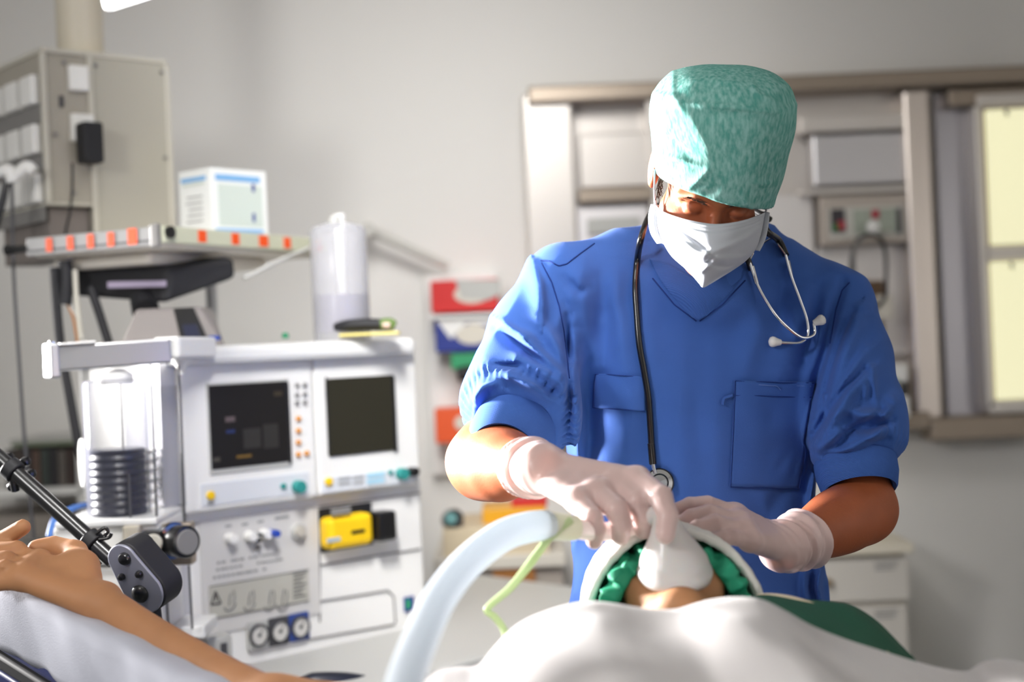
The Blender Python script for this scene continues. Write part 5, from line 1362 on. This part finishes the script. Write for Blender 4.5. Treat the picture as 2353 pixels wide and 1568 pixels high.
for k in range(5): cbox('printed_line', M_text, -.0012, 0, .03, .09-.005*(k % 3), .03+k*.014, .033+k*.014, 0)

# dark monitor hanging below the shelf
mo_ = empty('hanging_monitor', tuple(W(335,650,3.2)), 'black monitor hanging under the equipment shelf, seen edge on', 'monitor')
MB().hexa([W(136,680,3.22), W(380,700,3.12), W(545,640,3.22), W(300,640,3.4), W(134,622,3.22), W(388,612,3.12), W(540,590,3.22), W(300,590,3.4)]).build('casing', M_blackm, mo_, False, .012)
bar(W(248,655,3.13), W(382,652,3.105), .006, .014, 'glossy_strip', mat('violet_grey_gloss', (150,140,160), .25), .001, mo_)
MB().tube([W(330,690,3.15), W(335,715,3.12)], .03, 16).build('neck', M_blackm, mo_, True)
for a, b, r in (((124,618),(140,790),.011),((210,690),(246,785),.010),((150,870),(180,1040),.008)):
    pass
vs = empty('cable_bundle', tuple(W(150,800,3.1)), 'black and grey cables hanging down behind the aluminium rail', 'cable')
for pts, r, m in (([(124,615),(130,700),(140,800),(158,900),(178,1010),(190,1060)], .0105, M_blackm), ([(208,660),(228,720),(250,790)], .010, M_blackm), ([(172,620),(176,690),(186,780)], .006, M_offwhite), ([(150,690),(168,730),(178,790)], .003, M_wood), ([(160,700),(180,740),(196,800)], .003, M_lgrey), ([(148,600),(152,640),(148,700)], .016, M_blackm)):
    MB().tube([W(x, y, 3.14) for x, y in pts], r, 10).build('cable', m, vs, True)

# shelf with files at the far left
fs = empty('wall_shelf', tuple(W(90,1140,4.3)), 'low white wall shelf behind the support arm holding dark folders', 'shelf')
part('shelf_board', M_white, fs, [(-80,1124,196,1142)], 4.2, .34, .004); part('upper_board', M_lgrey, fs, [(20,1008,186,1016)], 4.24, .3, .003)
part('side_board', M_white, fs, [(176,1010,190,1180)], 4.2, .34, .004)
part('lower_board', mat('taupe_board', (150,142,134), .5), fs, [(-80,1186,200,1240)], 4.22, .34, .004)
cols = [(52,46,44),(70,60,54),(44,40,44),(90,70,60),(58,66,62),(40,38,42),(96,90,84),(60,44,40)]
for k in range(8):
    x = 14+k*20
    boxthing('folder', (x,1034-(k%3)*3,x+18,1124), 4.23, .24, mat('folder_colour', cols[k], .5), 'dark narrow folder standing in the row on the low wall shelf', 'folder', 'row of dark folders on the wall shelf', .002)
boxthing('folder', (24,1017,176,1026), 4.22, .24, mat('green_folder', (118,128,106), .5), 'flat greenish folder lying across the upright dark folders', 'folder')

# white lamp corner at the top left
lm = empty('surgical_lamp', tuple(W(300,-60,1.9)), 'corner of a white surgical lamp housing at the top of the picture', 'lamp')
pts = [W(232,-90,1.95), W(229,4,1.95), W(233,22,1.95), W(242,30,1.95), W(262,29,1.95), W(350,1,1.95), W(470,-40,1.95), W(560,-150,1.95)]
MB().prism(pts, (0,.35,.14)).build('lamp_housing', M_white2, lm, False, .008, )
MB().cyl(W(400,-110,2.1), (W(400,-110,2.1).x, 2.1, 2.8), .025, .025, 20).build('lamp_arm', M_white, lm, True)
# dark pad lower centre
tag(MB().tube([W(690,1584,2.78), W(720,1572,2.78), W(790,1571,2.80), W(880,1582,2.84), W(960,1590,2.88)], [.016,.022,.022,.020,.016], 16).build('cushion', mat('dark_navy', (30,34,48), .4), None, True), 'dark rounded cuff lying on the machine tray at the bottom edge', 'cuff')
# ------------------------------------------------------------------ light
wd = bpy.data.worlds.new('world'); SC.world = wd; wd.use_nodes = True
bg = wd.node_tree.nodes['Background']; bg.inputs[0].default_value = (1.0, 0.985, 0.965, 1); bg.inputs[1].default_value = 0.36
def area(name, loc, target, size, power, col=(1,1,1), sy=None, spread=None):
    l = bpy.data.lights.new(name, 'AREA'); l.energy = power; l.color = col; l.size = size
    if sy: l.shape = 'RECTANGLE'; l.size_y = sy
    if spread: l.spread = spread
    o = bpy.data.objects.new(name, l); COL.objects.link(o); o.location = loc
    o.rotation_euler = (Vector(target)-Vector(loc)).to_track_quat('-Z', 'Y').to_euler(); return o
area('window_daylight', (-2.25, 3.25, 1.62), (0.22, 1.98, 1.38), 0.4, 38, (1.0, 0.97, 0.95), 0.6, math.radians(34))
area('machine_fill', (-0.35, 1.85, 2.25), (-0.42, 3.05, 1.0), 0.35, 13, (1.0, 0.985, 0.965), 0.35, math.radians(70))  # added fill to brighten the machine front, not a beam of the lamp housing
area('wall_fill', (-0.1, 2.9, 2.7), (-0.15, 4.6, 1.55), 0.8, 11, (1.0, 0.985, 0.965), 0.8, math.radians(95))  # added light that brightens the middle of the back wall, no ceiling panel
area('front_left_fill', (-1.7, 0.3, 2.25), (0.3, 2.3, 1.3), 0.45, 30, (1.0, 0.985, 0.965))  # added fill from the front left to bring out the folds, no room lamp
SC.view_settings.view_transform = 'Standard'; SC.view_settings.look = 'None'; SC.view_settings.gamma = 1.0
SC.view_settings.use_curve_mapping = False
SC.view_settings.exposure = 0.0
SC.cycles.use_denoising = True
SC.cycles.max_bounces = 8; SC.cycles.transparent_max_bounces = 12
SC.cycles.sample_clamp_indirect = 6.0
